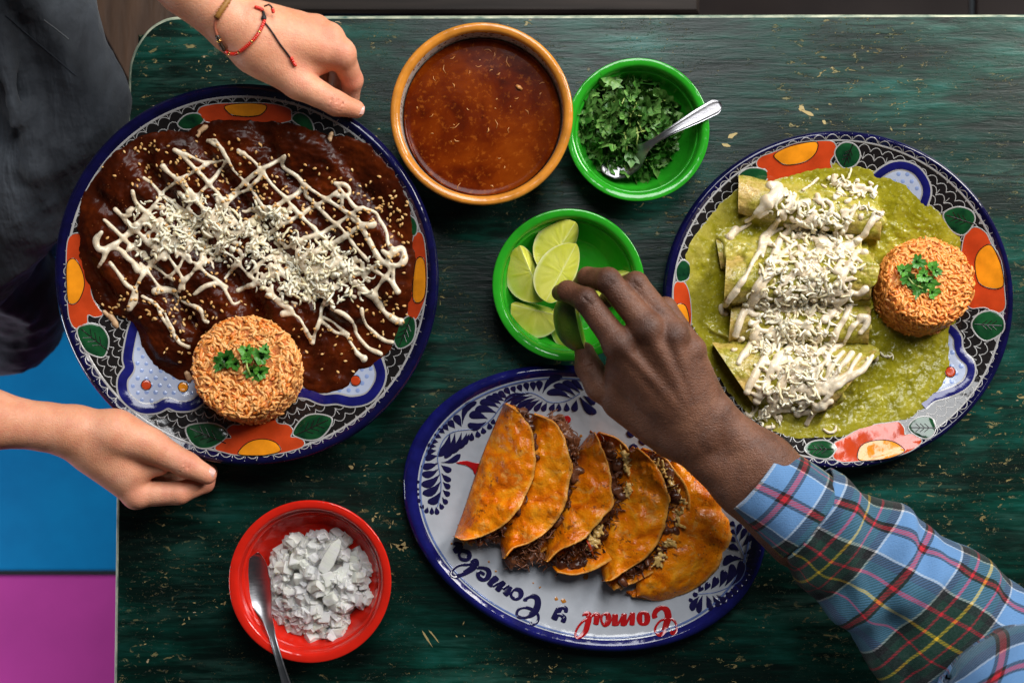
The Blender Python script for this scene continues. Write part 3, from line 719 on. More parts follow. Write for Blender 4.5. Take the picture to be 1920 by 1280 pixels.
# lettering (it stands upside down in the picture)
cR = lambda l: [(1060 + x * .11458, 1120 + y * .11458, w * .11458) for x, y, w in l]
cB = lambda l: [(840 + x * .13279, 1010 + y * .13279, w * .13279) for x, y, w in l]
def letters(name, strokes, m):
    mb = MB()
    for k, (pts, closed) in enumerate(strokes):
        p = cr(pts, 6, closed)
        if not closed:                                                  # round the brush ends
            e0 = p[:1] + (p[:1] - p[1:2]); e0[0, 2] *= .55; e1 = p[-1:] + (p[-1:] - p[-2:-1]); e1[0, 2] *= .55; p = np.vstack([e0, p, e1])
        pt.ribbon(mb, p[:, :2], p[:, 2], 0.0006 + .00004 * k, closed)
    return mb.build(name, m, root_tac)
letters('red_lettering', [(cR(l), c) for l, c in [
    ([(1468, 325, 92), (1455, 270, 84), (1500, 195, 84), (1580, 160, 76), (1655, 200, 108), (1682, 285, 112), (1670, 370, 112), (1640, 460, 100), (1608, 545, 82), (1555, 600, 70), (1492, 580, 46), (1466, 530, 40), (1490, 450, 38), (1560, 372, 36), (1660, 345, 38), (1750, 352, 40), (1805, 410, 38), (1820, 485, 36), (1802, 555, 52), (1752, 575, 66), (1728, 540, 40)], False),
    ([(1212, 332, 100), (1230, 405, 76), (1275, 424, 62), (1328, 400, 88), (1342, 332, 100), (1325, 264, 88), (1275, 240, 60), (1228, 264, 80)], True),
    ([(1098, 245, 88), (1096, 350, 90), (1090, 440, 88)], False), ([(962, 262, 90), (955, 360, 94), (945, 448, 92)], False), ([(815, 268, 98), (812, 360, 100), (808, 448, 98)], False),
    ([(1070, 270, 36), (1030, 350, 40), (985, 435, 44)], False), ([(930, 290, 36), (895, 370, 40), (850, 440, 44)], False),
    ([(640, 262, 44), (690, 268, 80), (712, 340, 100), (690, 410, 90), (640, 444, 56), (600, 400, 38), (590, 330, 38), (606, 280, 40)], True), ([(515, 275, 90), (510, 360, 94), (498, 428, 88)], False), ([(470, 262, 44), (520, 256, 50), (575, 300, 42), (590, 380, 40)], False),
    ([(285, 282, 28), (330, 255, 66), (385, 268, 88), (384, 345, 98), (362, 440, 94), (332, 535, 88), (275, 608, 66), (205, 648, 44), (165, 618, 36), (176, 540, 36), (225, 450, 36), (300, 372, 40), (380, 332, 40), (440, 285, 46), (468, 258, 40)], False)]], M_crim)
letters('blue_lettering', [(cB(l), c) for l, c in [
    ([(1496, 1130, 92), (1530, 1060, 94), (1572, 980, 92)], False), ([(1560, 975, 66), (1625, 962, 62), (1665, 985, 62), (1662, 1030, 56)], False), ([(1545, 1060, 44), (1600, 1072, 56), (1640, 1110, 70), (1622, 1168, 72)], False),
    ([(1090, 872, 62), (1098, 840, 58), (1150, 806, 62), (1218, 806, 72), (1262, 845, 86), (1268, 920, 94), (1240, 1000, 98), (1182, 1058, 88), (1112, 1090, 62), (1042, 1106, 54), (988, 1088, 48), (972, 1040, 40), (1004, 986, 40), (1072, 962, 42), (1150, 975, 46), (1220, 1012, 48), (1268, 1060, 40), (1278, 1120, 38), (1250, 1178, 42), (1192, 1200, 48), (1164, 1172, 32)], False),
    ([(960, 706, 56), (1014, 722, 70), (1032, 772, 78), (1000, 822, 68), (944, 840, 50), (900, 812, 42), (892, 766, 42), (922, 716, 48)], True), ([(880, 670, 80), (850, 730, 94), (806, 782, 88)], False),
    ([(788, 600, 80), (742, 662, 86), (696, 722, 80)], False), ([(690, 535, 94), (632, 596, 98), (584, 650, 88)], False), ([(780, 700, 44), (822, 672, 44), (862, 650, 44)], False), ([(640, 660, 42), (700, 624, 42), (756, 600, 42)], False),
    ([(420, 400, 44), (500, 404, 46), (562, 432, 66), (580, 490, 76), (552, 546, 74), (490, 568, 58), (440, 540, 58), (424, 490, 58), (452, 462, 48), (512, 494, 46)], False),
    ([(330, 314, 56), (388, 306, 76), (396, 352, 88), (350, 402, 92), (280, 450, 80), (200, 492, 68), (112, 526, 50), (52, 506, 40), (54, 458, 36), (112, 392, 40), (190, 358, 40), (260, 358, 40), (330, 344, 40)], False),
    ([(240, 170, 58), (292, 190, 60), (304, 240, 68), (268, 282, 66), (196, 282, 46), (162, 240, 40), (168, 188, 40), (202, 162, 54)], True), ([(180, 80, 96), (142, 130, 104), (88, 172, 80)], False), ([(78, 62, 40), (140, 66, 58), (194, 84, 58)], False)]], M_ink)
# grease specks on the platter
M_grease = NT('orange_grease').set(color=(0.42, 0.16, 0.02, 1), rough=0.15).m
mb = MB()
for x, y, r in ((1057, 1126, 5), (1043, 1122, 3.5), (1012, 1100, 2), (1098, 1080, 5), (917, 1052, 2), (930, 1070, 2), (1000, 1092, 1.5), (868, 1020, 3), (872, 1012, 2.5), (1100, 1065, 2.5), (1089, 817, 3), (861, 985, 3), (856, 1003, 3), (847, 1018, 2)):
    pt.blob(mb, [(px + rng.normal(0, r * .2), py + rng.normal(0, r * .2)) for px, py in circle(x, y, r, 9)], 0.0006, (1, .6))
g = mb.build('grease_speck', M_grease, root_tac); g['kind'] = 'stuff'
# a pale sheet of flooding glaze stays: the ring just inside the rim
S_tac = Surf(pt.o_dish)

# ---- bowls
def bowl(name, px, py, Rpx, zr, prof, m, label, cat, group=None, n=112):
    q = P(px, py, zr); R = Rpx * S * (H - zr) / H
    root = empty(name, (q.x, q.y, 0.0), label, cat, group)
    pr = cr([(r * R, z) for r, z in prof], 5)
    V, F = lathe(pr[::-1], n, q.x, q.y); body = put('body', V, F, m, root)
    return root, body, q, R
def small(zr): return [(.01, .0015), (.44, .0015), (.47, 0.0), (.52, 0.0), (.56, .002), (.68, .012), (.82, .026), (.90, zr - .008), (.965, zr - .005), (.995, zr - .003), (1.0, zr - .001), (.985, zr), (.93, zr - .0002), (.895, zr - .0015), (.872, zr - .005), (.858, zr - .010), (.835, zr - .0115), (.78, zr - .022), (.66, zr - .034), (.52, .0062), (.30, .005), (.01, .005)]
b_cil, o_cil, q_cil, R_cil = bowl('green_bowl', 1196, 243, 134.5, 0.044, small(.044), M_grn_bowl, 'small glossy green bowl holding chopped cilantro and a spoon', 'bowl', 'small green bowls')
b_lim, o_lim, q_lim, R_lim = bowl('green_bowl', 1066, 534, 143, 0.044, small(.044), M_grn_bowl, 'small glossy green bowl holding the lime wedges', 'bowl', 'small green bowls')
b_on, o_on, q_on, R_on = bowl('red_bowl', 581, 1090, 152.5, 0.044, small(.044), M_red_bowl, 'small glossy red bowl of diced white onion with a spoon', 'bowl')

# ---- soup bowl: ochre rim, patterned wall
t = NT('painted_bowl_wall'); co = t.co((1, 1, 1)); vo = t.voro(190, 'DISTANCE_TO_EDGE', co); vo2 = t.noise(420, 3)
pat = t.math('MULTIPLY', t.rng(vo, 0.16, 0.22), t.rng(vo2, 0.44, 0.52))
M_bwall = t.set(color=t.mix(pat, (0.50, 0.44, 0.38, 1), (0.16, 0.045, 0.02, 1)), rough=0.15).m
zr = 0.080; qs = P(903, 213, zr); Rs = 172 * S * (H - zr) / H
b_soup = empty('soup_bowl', (qs.x, qs.y, 0), 'deep bowl with thick ochre rim full of red broth', 'bowl')
inner = cr([(.895, zr - .004), (.885, zr - .012), (.872, zr - .03), (.80, .02), (.60, .008), (.01, .006)], 5)
rim = cr([(.945, zr - .013), (.975, zr - .009), (.998, zr - .004), (.990, zr - .0008), (.955, zr), (.915, zr - .0012), (.895, zr - .004)], 6)
outer = cr([(.01, .002), (.50, .002), (.54, 0), (.60, .001), (.64, .006), (.78, .025), (.88, .045), (.945, zr - .013)], 5)
for nm, pr, m in (('inner_wall', inner, M_bwall), ('rim', rim, M_ochre), ('outer_wall', outer, M_bwall)):
    pr = np.array(pr); pr[:, 0] *= Rs; V, F = lathe(pr[::-1], 128, qs.x, qs.y); put(nm, V, F, m, b_soup)
# ================================================================== FOOD: mole and green enchiladas
def pool(pl, outline, thick, nr, nt, hfun, pw=9, ex=.55, jm=1.0):
    b = resample(np.vstack([cr(outline, 6, True), cr(outline, 6, True)[:1]]), nt + 1)[:-1]; c = b.mean(0)
    an = np.arange(nt); jit = 3.2 * vnoise(an * 0.21, an * 0 + 3, 5) + 2.0 * vnoise(an * 0.7, an * 0 + 9, 8)
    d = b - c; b = b + d / np.linalg.norm(d, axis=1)[:, None] * jit[:, None] * jm
    V = []; fr = np.linspace(0, 1, nr) ** 0.8
    fr = np.r_[fr[1:], 1.004]
    for k, f in enumerate(fr):
        p = c + (b - c) * f; x, y = pl.hit(p)
        t = thick * (1 - min(f, 1) ** pw) ** ex if k < nr - 1 else -0.001
        h = hfun(p) * (1 - min(f, 1) ** (pw * 1.3)) if k < nr - 1 else 0
        V.append(pl.on(x, y, t + h))
    x, y = pl.hit(c[None]); V.append(pl.on(x, y, thick))
    F = [tuple(reversed(f)) for f in grid_faces(len(fr), nt, wrap_v=True)]; F = [f for f in F]
    m = len(fr) * nt
    for i in range(nt): F.append((m, i, (i + 1) % nt))
    V = np.concatenate(V)
    # make faces look up
    a, b2, c2 = V[F[0][0]], V[F[0][1]], V[F[0][2]]
    if np.cross(b2 - a, c2 - a)[2] < 0: F = [tuple(reversed(f)) for f in F]
    return V, F

def seg_dist(p, a, b):
    a = np.array(a, float); b = np.array(b, float); d = b - a
    t = np.clip(((p - a) @ d) / (d @ d), 0, 1); q = a + t[:, None] * d
    return np.hypot(*(p - q).T), t

# ---- mole
t = NT('mole_sauce'); f = t.noise(38, 5, 0.6); f2 = t.noise(190, 4, 0.6); f3 = t.noise(36, 2); f4 = t.noise(170, 1)
col = t.ramp(f, [(0.30, (0.018, 0.0032, 0.0010)), (0.52, (0.044, 0.0065, 0.0014)), (0.72, (0.105, 0.016, 0.0022))])
spk = t.rng(t.voro(330), 0.10, 0.16)
col = t.mix(t.math('MULTIPLY', t.rng(t.noise(60, 3), 0.55, 0.6), t.math('SUBTRACT', 1, spk)), col, (0.28, 0.09, 0.03, 1))
M_mole = t.set(color=col, rough=t.rng(f2, 0.3, 0.7, 0.18, 0.36), spec=0.13).bump([(f3, 0.0011), (f4, 0.0006)]).m
t = NT('crema'); f = t.noise(120, 3)
M_crema = t.set(color=t.mix(t.rng(f, 0.35, 0.7), (0.72, 0.63, 0.48, 1), (0.64, 0.51, 0.34, 1)), rough=0.24, sss=0.3, sssr=(0.8, 0.65, 0.5), ssss=0.003).bump([(t.noise(260, 2), 0.0004)]).m
t = NT('shredded_cheese'); 
M_cheese = t.set(color=t.mix(t.rnd(), (0.80, 0.75, 0.60, 1), (0.76, 0.65, 0.40, 1)), rough=0.45, sss=0.5, sssr=(0.9, 0.8, 0.6), ssss=0.0025).m
t = NT('toasted_sesame'); M_sesame = t.set(color=t.mix(t.rnd(), (0.72, 0.48, 0.20, 1), (0.55, 0.27, 0.07, 1)), rough=0.4).m

mole = empty('mole_enchiladas', P(465, 480, 0.05), 'brown mole covered enchiladas with crema, cheese and sesame on the held plate', 'enchiladas')
m_out = [(345, 246), (375, 231), (420, 225), (500, 228), (560, 235), (610, 250), (668, 262), (714, 292), (748, 340), (768, 392), (778, 440), (779, 490), (777, 535), (768, 575), (757, 600), (742, 640), (722, 668), (695, 686), (668, 700), (648, 728), (610, 741), (578, 733), (555, 720), (470, 735), (400, 722), (365, 714), (335, 712), (305, 698), (285, 684), (268, 655), (262, 628), (248, 606), (222, 592), (198, 585), (176, 560), (158, 520), (148, 480), (148, 425), (156, 372), (176, 332), (208, 293), (250, 263), (300, 246)]
m_rolls = [((225, 330), (430, 600)), ((330, 290), (560, 590)), ((440, 270), (660, 560)), ((560, 270), (735, 520)), ((190, 430), (330, 640))]
def h_mole(p):
    h = 0.0013 * fbm(p[:, 0] / 30, p[:, 1] / 30, 3) + 0.0009 * fbm(p[:, 0] / 9, p[:, 1] / 9, 7, 3)
    for a, b in m_rolls:
        d, tt = seg_dist(p, a, b); h = np.maximum(h, h + (0.011 + .0012 * vnoise(p[:, 0] / 18, p[:, 1] / 18, 21)) * np.exp(-(d / 44) ** 6))
    return h
V, F = pool(pm, m_out, 0.005, 110, 380, h_mole)
o_mole = put('sauce', V, F, M_mole, mole)
S_mole = Surf(o_mole, pm.o_dish)

def drizzle(surf, lines, lo_px, hi_px, z0, z1, h, name, parent, mat, lift=0.0006):
    """crema lines (px polyline, radius in px) melted together into one smooth body"""
    a = P(lo_px[0], hi_px[1], 0.05); b = P(hi_px[0], lo_px[1], 0.05)
    sd = SDF((a.x - .006, a.y - .006, z0), (b.x + .006, b.y + .006, z1), h)
    for pts, r in lines:
        p = cr(pts, 5); p = resample(p, max(3, int(np.sum(np.linalg.norm(np.diff(p, axis=0), axis=1)) / 5)))
        n = len(p); nz = np.arange(n)
        p = p + np.stack([vnoise(nz * .33, nz * 0 + rng.integers(99), 1), vnoise(nz * .33, nz * 0 + rng.integers(99), 2)], 1) * 1.3
        rad = r * (1 + .36 * vnoise(nz * .30, nz * 0 + rng.integers(99), 3)); rad[0] *= 1.25; rad[-1] *= 1.45
        W = []
        for q in p:
            hh = surf.hit(*q); W.append(None if hh is None else np.array(hh[0]) + np.array(hh[1]) * (-r * .00012 + (lift - .0006)))
        for i in range(n - 1):
            if W[i] is None or W[i + 1] is None: continue
            if np.linalg.norm(W[i] - W[i + 1]) > .02: continue
            sd.cone(W[i], W[i + 1], rad[i] * .00044, rad[i + 1] * .00044, 0.0020)
    V, Q = sd.mesh(1)
    return put(name, V, Q, mat, parent)

def blobs(spec):
    ws = np.array([s[5] for s in spec], float); ws /= ws.sum()
    def f():
        cx, cy, sx, sy, a, _ = spec[rng.choice(len(spec), p=ws)]
        u, v = rng.normal(0, 1, 2); r2 = u * u + v * v
        while r2 > 4.5: u, v = rng.normal(0, 1, 2); r2 = u * u + v * v
        x, y = u * sx, v * sy; c_, s_ = math.cos(a), math.sin(a)
        return cx + x * c_ - y * s_, cy + x * s_ + y * c_, math.exp(-r2 / 2)
    return f

def mass(spec, n, r0, r1):
    """soft cheese and cream between the lines"""
    f = blobs(spec); out = []
    for _ in range(n):
        x, y, _h = f(); a = rng.random() * 6.28; l_ = rng.uniform(4, 13); out.append(([(x, y), (x + l_ * math.cos(a) * .5, y + l_ * math.sin(a) * .5 + 1), (x + l_ * math.cos(a), y + l_ * math.sin(a))], rng.uniform(r0, r1)))
    return out
CH_M = [(370, 430, 62, 34, .25, 2.3), (470, 440, 45, 30, 0, .8), (590, 500, 62, 30, .18, 2.6), (520, 400, 12, 9, 0, .3), (560, 545, 40, 14, .2, .7), (300, 450, 30, 20, 0, .5)]
CH_G = [(1530, 420, 42, 26, .4, 1.4), (1520, 500, 48, 30, 0, 1.6), (1495, 570, 52, 30, 0, 1.8), (1480, 650, 48, 34, 0, 1.6), (1490, 720, 44, 30, -.5, 1.1), (1590, 355, 28, 16, .3, .35), (1460, 770, 40, 14, -.3, .3), (1640, 400, 18, 10, 0, .08)]
k1 = lambda *p: [(80 + x * .40625, 140 + y * .40625) for x, y in p]
L = []
for pts, r in [
    (((760, 305), (820, 335), (850, 380), (880, 440), (960, 520), (1010, 600), (1060, 660)), 3.6), ((( 760, 312), (800, 300), (820, 340), (845, 380)), 3.2),
    (((610, 350), (650, 380), (720, 450), (790, 530), (850, 610), (900, 690), (990, 760)), 4.4), (((620, 352), (690, 380), (760, 408), (830, 395)), 3.6),
    (((555, 425), (590, 460), (640, 495), (690, 560), (760, 640), (830, 720)), 6.2), (((468, 475), (510, 510), (560, 560), (640, 620), (720, 690)), 5.2),
    (((412, 540), (430, 590), (490, 650), (540, 720), (600, 800), (680, 870)), 5.2), (((335, 620), (370, 660), (430, 720), (500, 790), (560, 850)), 6.5),
    (((285, 670), (320, 700), (380, 760), (450, 820), (520, 890), (600, 950)), 4.2), (((270, 730), (245, 770), (270, 810), (330, 800), (400, 850), (440, 900)), 7.0), (((260, 885), (280, 850), (300, 800), (350, 770), (420, 720), (500, 650)), 5.4),
    (((310, 870), (350, 920), (390, 970), (430, 1000), (420, 1060), (400, 1085)), 5.4),
    (((905, 350), (940, 375), (1000, 430), (1060, 510), (1120, 570), (1200, 660), (1290, 750), (1380, 850)), 4.4), (((905, 352), (915, 372), (930, 360)), 3.0),
    (((1115, 385), (1110, 425), (1170, 465), (1210, 510), (1290, 560), (1380, 620), (1450, 680), (1520, 700)), 5.0),
    (((1355, 500), (1375, 530), (1410, 570), (1440, 610), (1490, 620), (1540, 640), (1565, 690), (1590, 730), (1595, 780), (1630, 810)), 4.0), (((1350, 500), (1400, 510), (1415, 550), (1360, 560)), 4.4),
    (((1210, 520), (1220, 560), (1280, 620), (1330, 670), (1390, 720), (1440, 790), (1500, 860)), 4.0), (((1380, 580), (1390, 620), (1450, 660), (1490, 740), (1530, 800), (1560, 880)), 4.6),
    (((1565, 810), (1600, 830), (1660, 800), (1670, 850), (1640, 880), (1590, 860), (1620, 820)), 7.5), (((1620, 900), (1620, 960), (1645, 1000)), 6.5), (((1500, 880), (1560, 920), (1610, 960), (1640, 1005)), 4.4),
    (((850, 390), (800, 470), (740, 530), (700, 580), (640, 640), (560, 690), (480, 740), (400, 800)), 4.0), (((760, 410), (690, 455), (620, 495), (560, 540), (520, 600), (440, 680), (380, 740)), 3.8),
    (((1120, 375), (1040, 420), (980, 460), (910, 520), (840, 580), (760, 660), (680, 730), (600, 790), (520, 860), (440, 960), (400, 1080)), 4.6),
    (((1020, 445), (960, 520), (880, 570), (800, 660), (740, 760), (660, 830), (620, 900), (560, 940)), 3.6),
    (((1200, 500), (1180, 545), (1100, 590), (1020, 640), (930, 690), (860, 760), (800, 830), (720, 890), (650, 950), (630, 1000)), 5.0),
    (((1360, 540), (1290, 590), (1200, 640), (1110, 690), (1040, 740), (960, 800), (900, 870), (840, 940)), 4.8), (((1480, 610), (1400, 660), (1310, 720), (1200, 760), (1120, 800), (1020, 860), (950, 930)), 4.6),
    (((1530, 690), (1450, 710), (1380, 760), (1290, 800), (1200, 850), (1080, 920), (980, 960), (905, 995)), 6.2), (((1590, 870), (1500, 900), (1400, 950), (1320, 1010), (1290, 1080), (1275, 1140), (1245, 1235)), 5.4),
    (((1130, 1095), (1190, 1130), (1220, 1190), (1245, 1230)), 5.0), (((1040, 1000), (1090, 1050), (1150, 1090), (1110, 1105)), 6.0), (((1290, 1140), (1350, 1190), (1400, 1200), (1430, 1250), (1460, 1290)), 4.4), (((1300, 1120), (1360, 1160), (1410, 1195)), 3.0), (((1330, 1085), (1400, 1110), (1440, 1160), (1450, 1200), (1500, 1260), (1560, 1290)), 5.0), (((1470, 1080), (1490, 1150), (1550, 1210), (1610, 1235)), 5.4), (((1530, 1020), (1560, 1070), (1600, 1120), (1650, 1140)), 8.5), (((1450, 1290), (1480, 1310)), 8.0),
    (((460, 1020), (520, 1060), (560, 1130), (600, 1190), (640, 1240), (672, 1258)), 4.2), (((500, 1040), (570, 1110), (600, 1180)), 3.2), (((520, 1000), (570, 990), (610, 1000)), 7.0), (((610, 1010), (650, 1050), (720, 1080), (740, 1130), (760, 1140)), 4.6), (((700, 1010), (760, 970), (820, 970), (860, 1020), (880, 1060), (910, 1050)), 4.6), (((700, 870), (760, 920), (820, 960), (850, 980)), 3.4), (((560, 760), (590, 850), (640, 930), (650, 990)), 3.6), (((450, 870), (500, 930), (560, 1000)), 3.6),
    (((1080, 830), (1160, 900), (1200, 960), (1250, 1060)), 4.6), (((1480, 720), (1540, 830), (1600, 900), (1560, 960), (1520, 1010)), 5.0), (((1440, 960), (1500, 1010), (1540, 1040)), 7.0), (((900, 870), (960, 930), (1030, 985), (1100, 1050)), 4.0)]:
    L.append((k1(*pts), r * .70))
L += mass(CH_M, 360, 1.6, 3.8)
o_cr1 = drizzle(S_mole, L, (165, 255), (775, 690), 0.03, 0.12, 0.00085, 'crema', mole, M_crema)
S_mole2 = Surf(o_mole, o_cr1)

def shred_protos(mat, L0=0.010, r=0.00075, n=6):
    out = []
    for i in range(n):
        l = L0 * (0.6 + .16 * i); c = rng.normal(0, .30); m = 6
        p = [(l * (u - .5), c * l * (u - .5) ** 2 * 2, .0016 * math.sin(u * 3 + i)) for u in np.linspace(0, 1, m)]
        p = [(x + rng.normal(0, .0003), y + rng.normal(0, .0003), z) for x, y, z in p]; V, F = tube(p, [r * .55, r, r * 1.2, r * .85, r * 1.05, r * .5], 6, 0.75); out.append(mesh_of('shred', V, F, mat))
    for i in range(2):                                                  # crumbs between the shreds
        r_ = np.random.default_rng(500 + i); V = np.array([(x, y, z) for z in (-1, 1) for x, y in ((-1, -1), (1, -1), (1.2, .3), (.2, 1.1), (-1, 1))], float)
        V = (V + r_.normal(0, .22, V.shape)) * np.array([.0019, .0014, .0010]) * r_.uniform(.7, 1.25); F = [(4, 3, 2, 1, 0), (5, 6, 7, 8, 9)] + [(k, (k + 1) % 5, 5 + (k + 1) % 5, 5 + k) for k in range(5)]
        out.append(mesh_of('shred', V, F, mat))
    return out
def sprinkle(surf, n, cen, up=0.004, tilt=0.6, sc=(.45, 1.25), lift=0.0006):
    """n matrices on a surface; cen(): returns a pixel and a heap height factor"""
    M = []
    while len(M) < n:
        px, py, hf = cen(); h = surf.hit(px, py)
        if h is None: continue
        nr_ = Vector(h[1]) + Vector(rng.normal(0, tilt, 3)) * 0.6
        M.append(frame(h[0] + h[1] * (lift + up * hf * rng.random()), nr_.normalized(), rng.random() * 6.28, rng.uniform(*sc)))
    return M
sp = shred_protos(M_cheese, 0.0100, .00122)
Ms = sprinkle(S_mole2, 560, blobs([(370, 430, 62, 34, .25, 2.3), (470, 440, 45, 30, 0, .8), (590, 500, 62, 30, .18, 2.6), (520, 400, 12, 9, 0, .3), (560, 545, 40, 14, .2, .7), (300, 450, 30, 20, 0, .5)]), 0.003)
scatter(mole, 'cheese_shred', sp, Ms, 300, 'cheese_heap')
def seed_proto():
    V, F = lathe([(.00005, -.5), (.33, -.40), (.5, -.12), (.42, .18), (.2, .42), (.00005, .5)], 7); V = V[:, [2, 0, 1]] * np.array([.0036, .0023, .0014]); return mesh_of('seed', V, F, M_sesame)
sd_p = [seed_proto()]
Ms = sprinkle(S_mole2, 520, blobs([(300, 310, 60, 30, .3, 1), (430, 330, 80, 40, .3, 2), (560, 380, 70, 50, .3, 1.4), (700, 400, 45, 40, .5, 1.4), (340, 590, 75, 30, .1, 2.2), (720, 590, 30, 28, 0, .7), (740, 480, 20, 60, 0, .6), (450, 470, 150, 60, 0, 1.5), (640, 640, 50, 30, 0, .4), (350, 650, 30, 15, 0, .2), (230, 570, 14, 14, 0, .2)]), 0.001, .3, (.85, 1.15))
scatter(mole, 'sesame_seed', sd_p, Ms, 300, 'sesame_layer')

t = NT('chicken_meat'); M_chick = t.set(color=t.mix(t.noise(200, 3), (0.62, 0.42, 0.24, 1), (0.45, 0.25, 0.12, 1)), rough=.45).m
for cx, cy, dx, dy, r in ((212, 600, 9, 13, 7), (198, 588, 6, 6, 5), (352, 704, 3, 9, 7), (380, 242, 9, -5, 6), (372, 250, 5, -6, 4), (621, 256, 3, -10, 5), (180, 305 - 40, 3, 4, 2)):
    ptz = []
    for k in range(5):
        h_ = S_mole.hit(cx - dx + dx * .5 * k, cy - dy + dy * .5 * k)
        if h_: ptz.append(np.array(h_[0] + h_[1] * .0012) + rng.normal(0, .0004, 3))
    if len(ptz) == 5: V, F = tube(np.array(ptz), [r * .00022, r * .00042, r * .00038, r * .00045, r * .0002], 7, .7); put('chicken_shred', V, F, M_chick, mole)

# ---- green enchiladas
t = NT('green_tomatillo_sauce'); f = t.noise(60, 4, 0.6); f2 = t.noise(330, 4, 0.65); f3 = t.voro(260)
col = t.ramp(f, [(0.3, (0.15, 0.135, 0.004)), (0.5, (0.23, 0.205, 0.008)), (0.7, (0.32, 0.28, 0.025))])
col = t.mix(t.rng(f2, 0.56, 0.68), col, (0.40, 0.38, 0.12, 1)); dk = t.math('MULTIPLY', t.rng(t.voro(420), 0.14, 0.10), t.rng(t.noise(200, 2), 0.52, 0.56))
col = t.mix(dk, col, (0.03, 0.04, 0.005, 1))
at = t.attr('Col'); sg_ = t.n('SeparateColor'); t.l(at, sg_.inputs[0]); thin = t.math('MULTIPLY', sg_.outputs[0], t.rng(t.noise(95, 4, .6), .36, .60)); col = t.mix(t.math('MULTIPLY', thin, .75), col, (0.44, 0.36, 0.085, 1))
M_green = t.set(color=col, rough=t.rng(f2, 0.3, 0.7, 0.10, 0.26), spec=0.30).bump([(t.noise(60, 2), 0.0010), (t.noise(240, 2), 0.0006)]).m
t = NT('sauced_tortilla'); f = t.noise(55, 4, 0.6); f2 = t.noise(300, 4, 0.65)
bare = t.attr('Col'); sepc = t.n('SeparateColor'); t.l(bare, sepc.inputs[0])
col = t.ramp(f2, [(0.3, (0.15, 0.14, 0.008)), (0.55, (0.27, 0.235, 0.02)), (0.72, (0.42, 0.36, 0.07))])
tan = t.ramp(f2, [(0.3, (0.36, 0.22, 0.05)), (0.7, (0.50, 0.36, 0.12))])
col = t.mix(t.math('MULTIPLY', sepc.outputs[0], t.rng(f, 0.36, 0.56)), col, tan)
M_roll = t.set(color=col, rough=t.rng(f2, 0.3, 0.7, 0.18, 0.42), spec=0.4).bump([(t.noise(70, 2), 0.0016), (t.noise(260, 2), 0.0010)]).m
M_fill = NT('roll_filling').set(color=(0.20, 0.13, 0.05, 1), rough=0.6).m
grn = empty('green_enchiladas', P(1500, 560, 0.01), 'rolled enchiladas under green tomatillo sauce with crema and shredded cheese', 'enchiladas')
g_out = [(1441, 338), (1500, 318), (1560, 308), (1620, 315), (1690, 340), (1740, 380), (1790, 428), (1803, 455), (1800, 520), (1800, 580), (1784, 630), (1783, 660), (1784, 692), (1770, 728), (1740, 760), (1700, 784), (1650, 798), (1590, 816), (1530, 822), (1470, 816), (1412, 786), (1362, 730), (1325, 665), (1298, 610), (1288, 560), (1283, 505), (1291, 462), (1318, 420), (1350, 382), (1390, 352)]
def h_green(p): return 0.0010 * fbm(p[:, 0] / 26, p[:, 1] / 26, 13) + 0.0012 * np.maximum(0, fbm(p[:, 0] / 7, p[:, 1] / 7, 17, 3)) * (0.3 + np.clip(vnoise(p[:, 0] / 50, p[:, 1] / 50, 4), 0, 1))
ROLLS = [((1342, 446), (1352, 505), (1610, 440), (1612, 505), .004, 2, .8), ((1372, 568), (1366, 640), (1634, 574), (1628, 646), .004, 4, .8),
         ((1385, 327), (1384, 402), (1657, 390), (1650, 452), .006, 1, .9), ((1362, 482), (1357, 572), (1640, 474), (1632, 562), .008, 3, .9), ((1335, 642), (1412, 757), (1642, 659), (1556, 768), .005, 5, .62)]
def h_green2(p):
    h = h_green(p); top = np.full(len(p), -1.0)
    for TL, BL_, TR, BR, lift, seed, rz in ROLLS:
        TL, BL_, TR, BR = [np.array(q, float) for q in (TL, BL_, TR, BR)]
        C0, C1, h0, h1 = (TL + BL_) / 2, (TR + BR) / 2, (TL - BL_) / 2, (TR - BR) / 2
        u = np.full(len(p), .5); q = np.zeros(len(p))
        for _ in range(6):
            hv = h0 + (h1 - h0) * u[:, None]; r_ = p - (C0 + (C1 - C0) * u[:, None] + hv * q[:, None]); du = (C1 - C0) + (h1 - h0) * q[:, None]
            det = du[:, 0] * hv[:, 1] - du[:, 1] * hv[:, 0]
            u = np.clip(u + (r_[:, 0] * hv[:, 1] - r_[:, 1] * hv[:, 0]) / det, -.6, 1.6); q = np.clip(q + (du[:, 0] * r_[:, 1] - du[:, 1] * r_[:, 0]) / det, -4, 4)
        r = np.hypot(*(h0 + (h1 - h0) * np.clip(u, 0, 1)[:, None]).T) * .00049; aq = np.abs(q)
        z = lift + rz * r * (1 + np.sqrt(np.maximum(0, 1 - aq ** 2))) - .0100
        z = np.where(aq < 1, z, (lift + rz * r - .010) * np.exp(-((aq - 1) / .40) ** 2))
        Lp = np.hypot(*(C1 - C0)); el = np.minimum(u, 1 - u) * Lp - 7 - 11 * vnoise(p[:, 1] / 22, p[:, 0] * 0 + seed, seed)
        win = np.clip(el / 9, 0, 1); win = win * win * (3 - 2 * win)
        lump = .0021 * fbm(p[:, 0] / 17, p[:, 1] / 17, 40 + seed, 3) - .0004
        top = np.maximum(top, np.where(win > 0, (z + lump) * win + h * (1 - win), -1))
    return np.maximum(h, top)
V, F = pool(pg, g_out, 0.0062, 130, 440, h_green2, 5, 1.0, .6)
cg = np.zeros((len(V), 3)); cg[:, 0] = np.clip((V[:, 2] - .016) / .012, 0, 1)
o_green = put('sauce', V, F, M_green, grn, col=cg)
S_g = Surf(o_green)
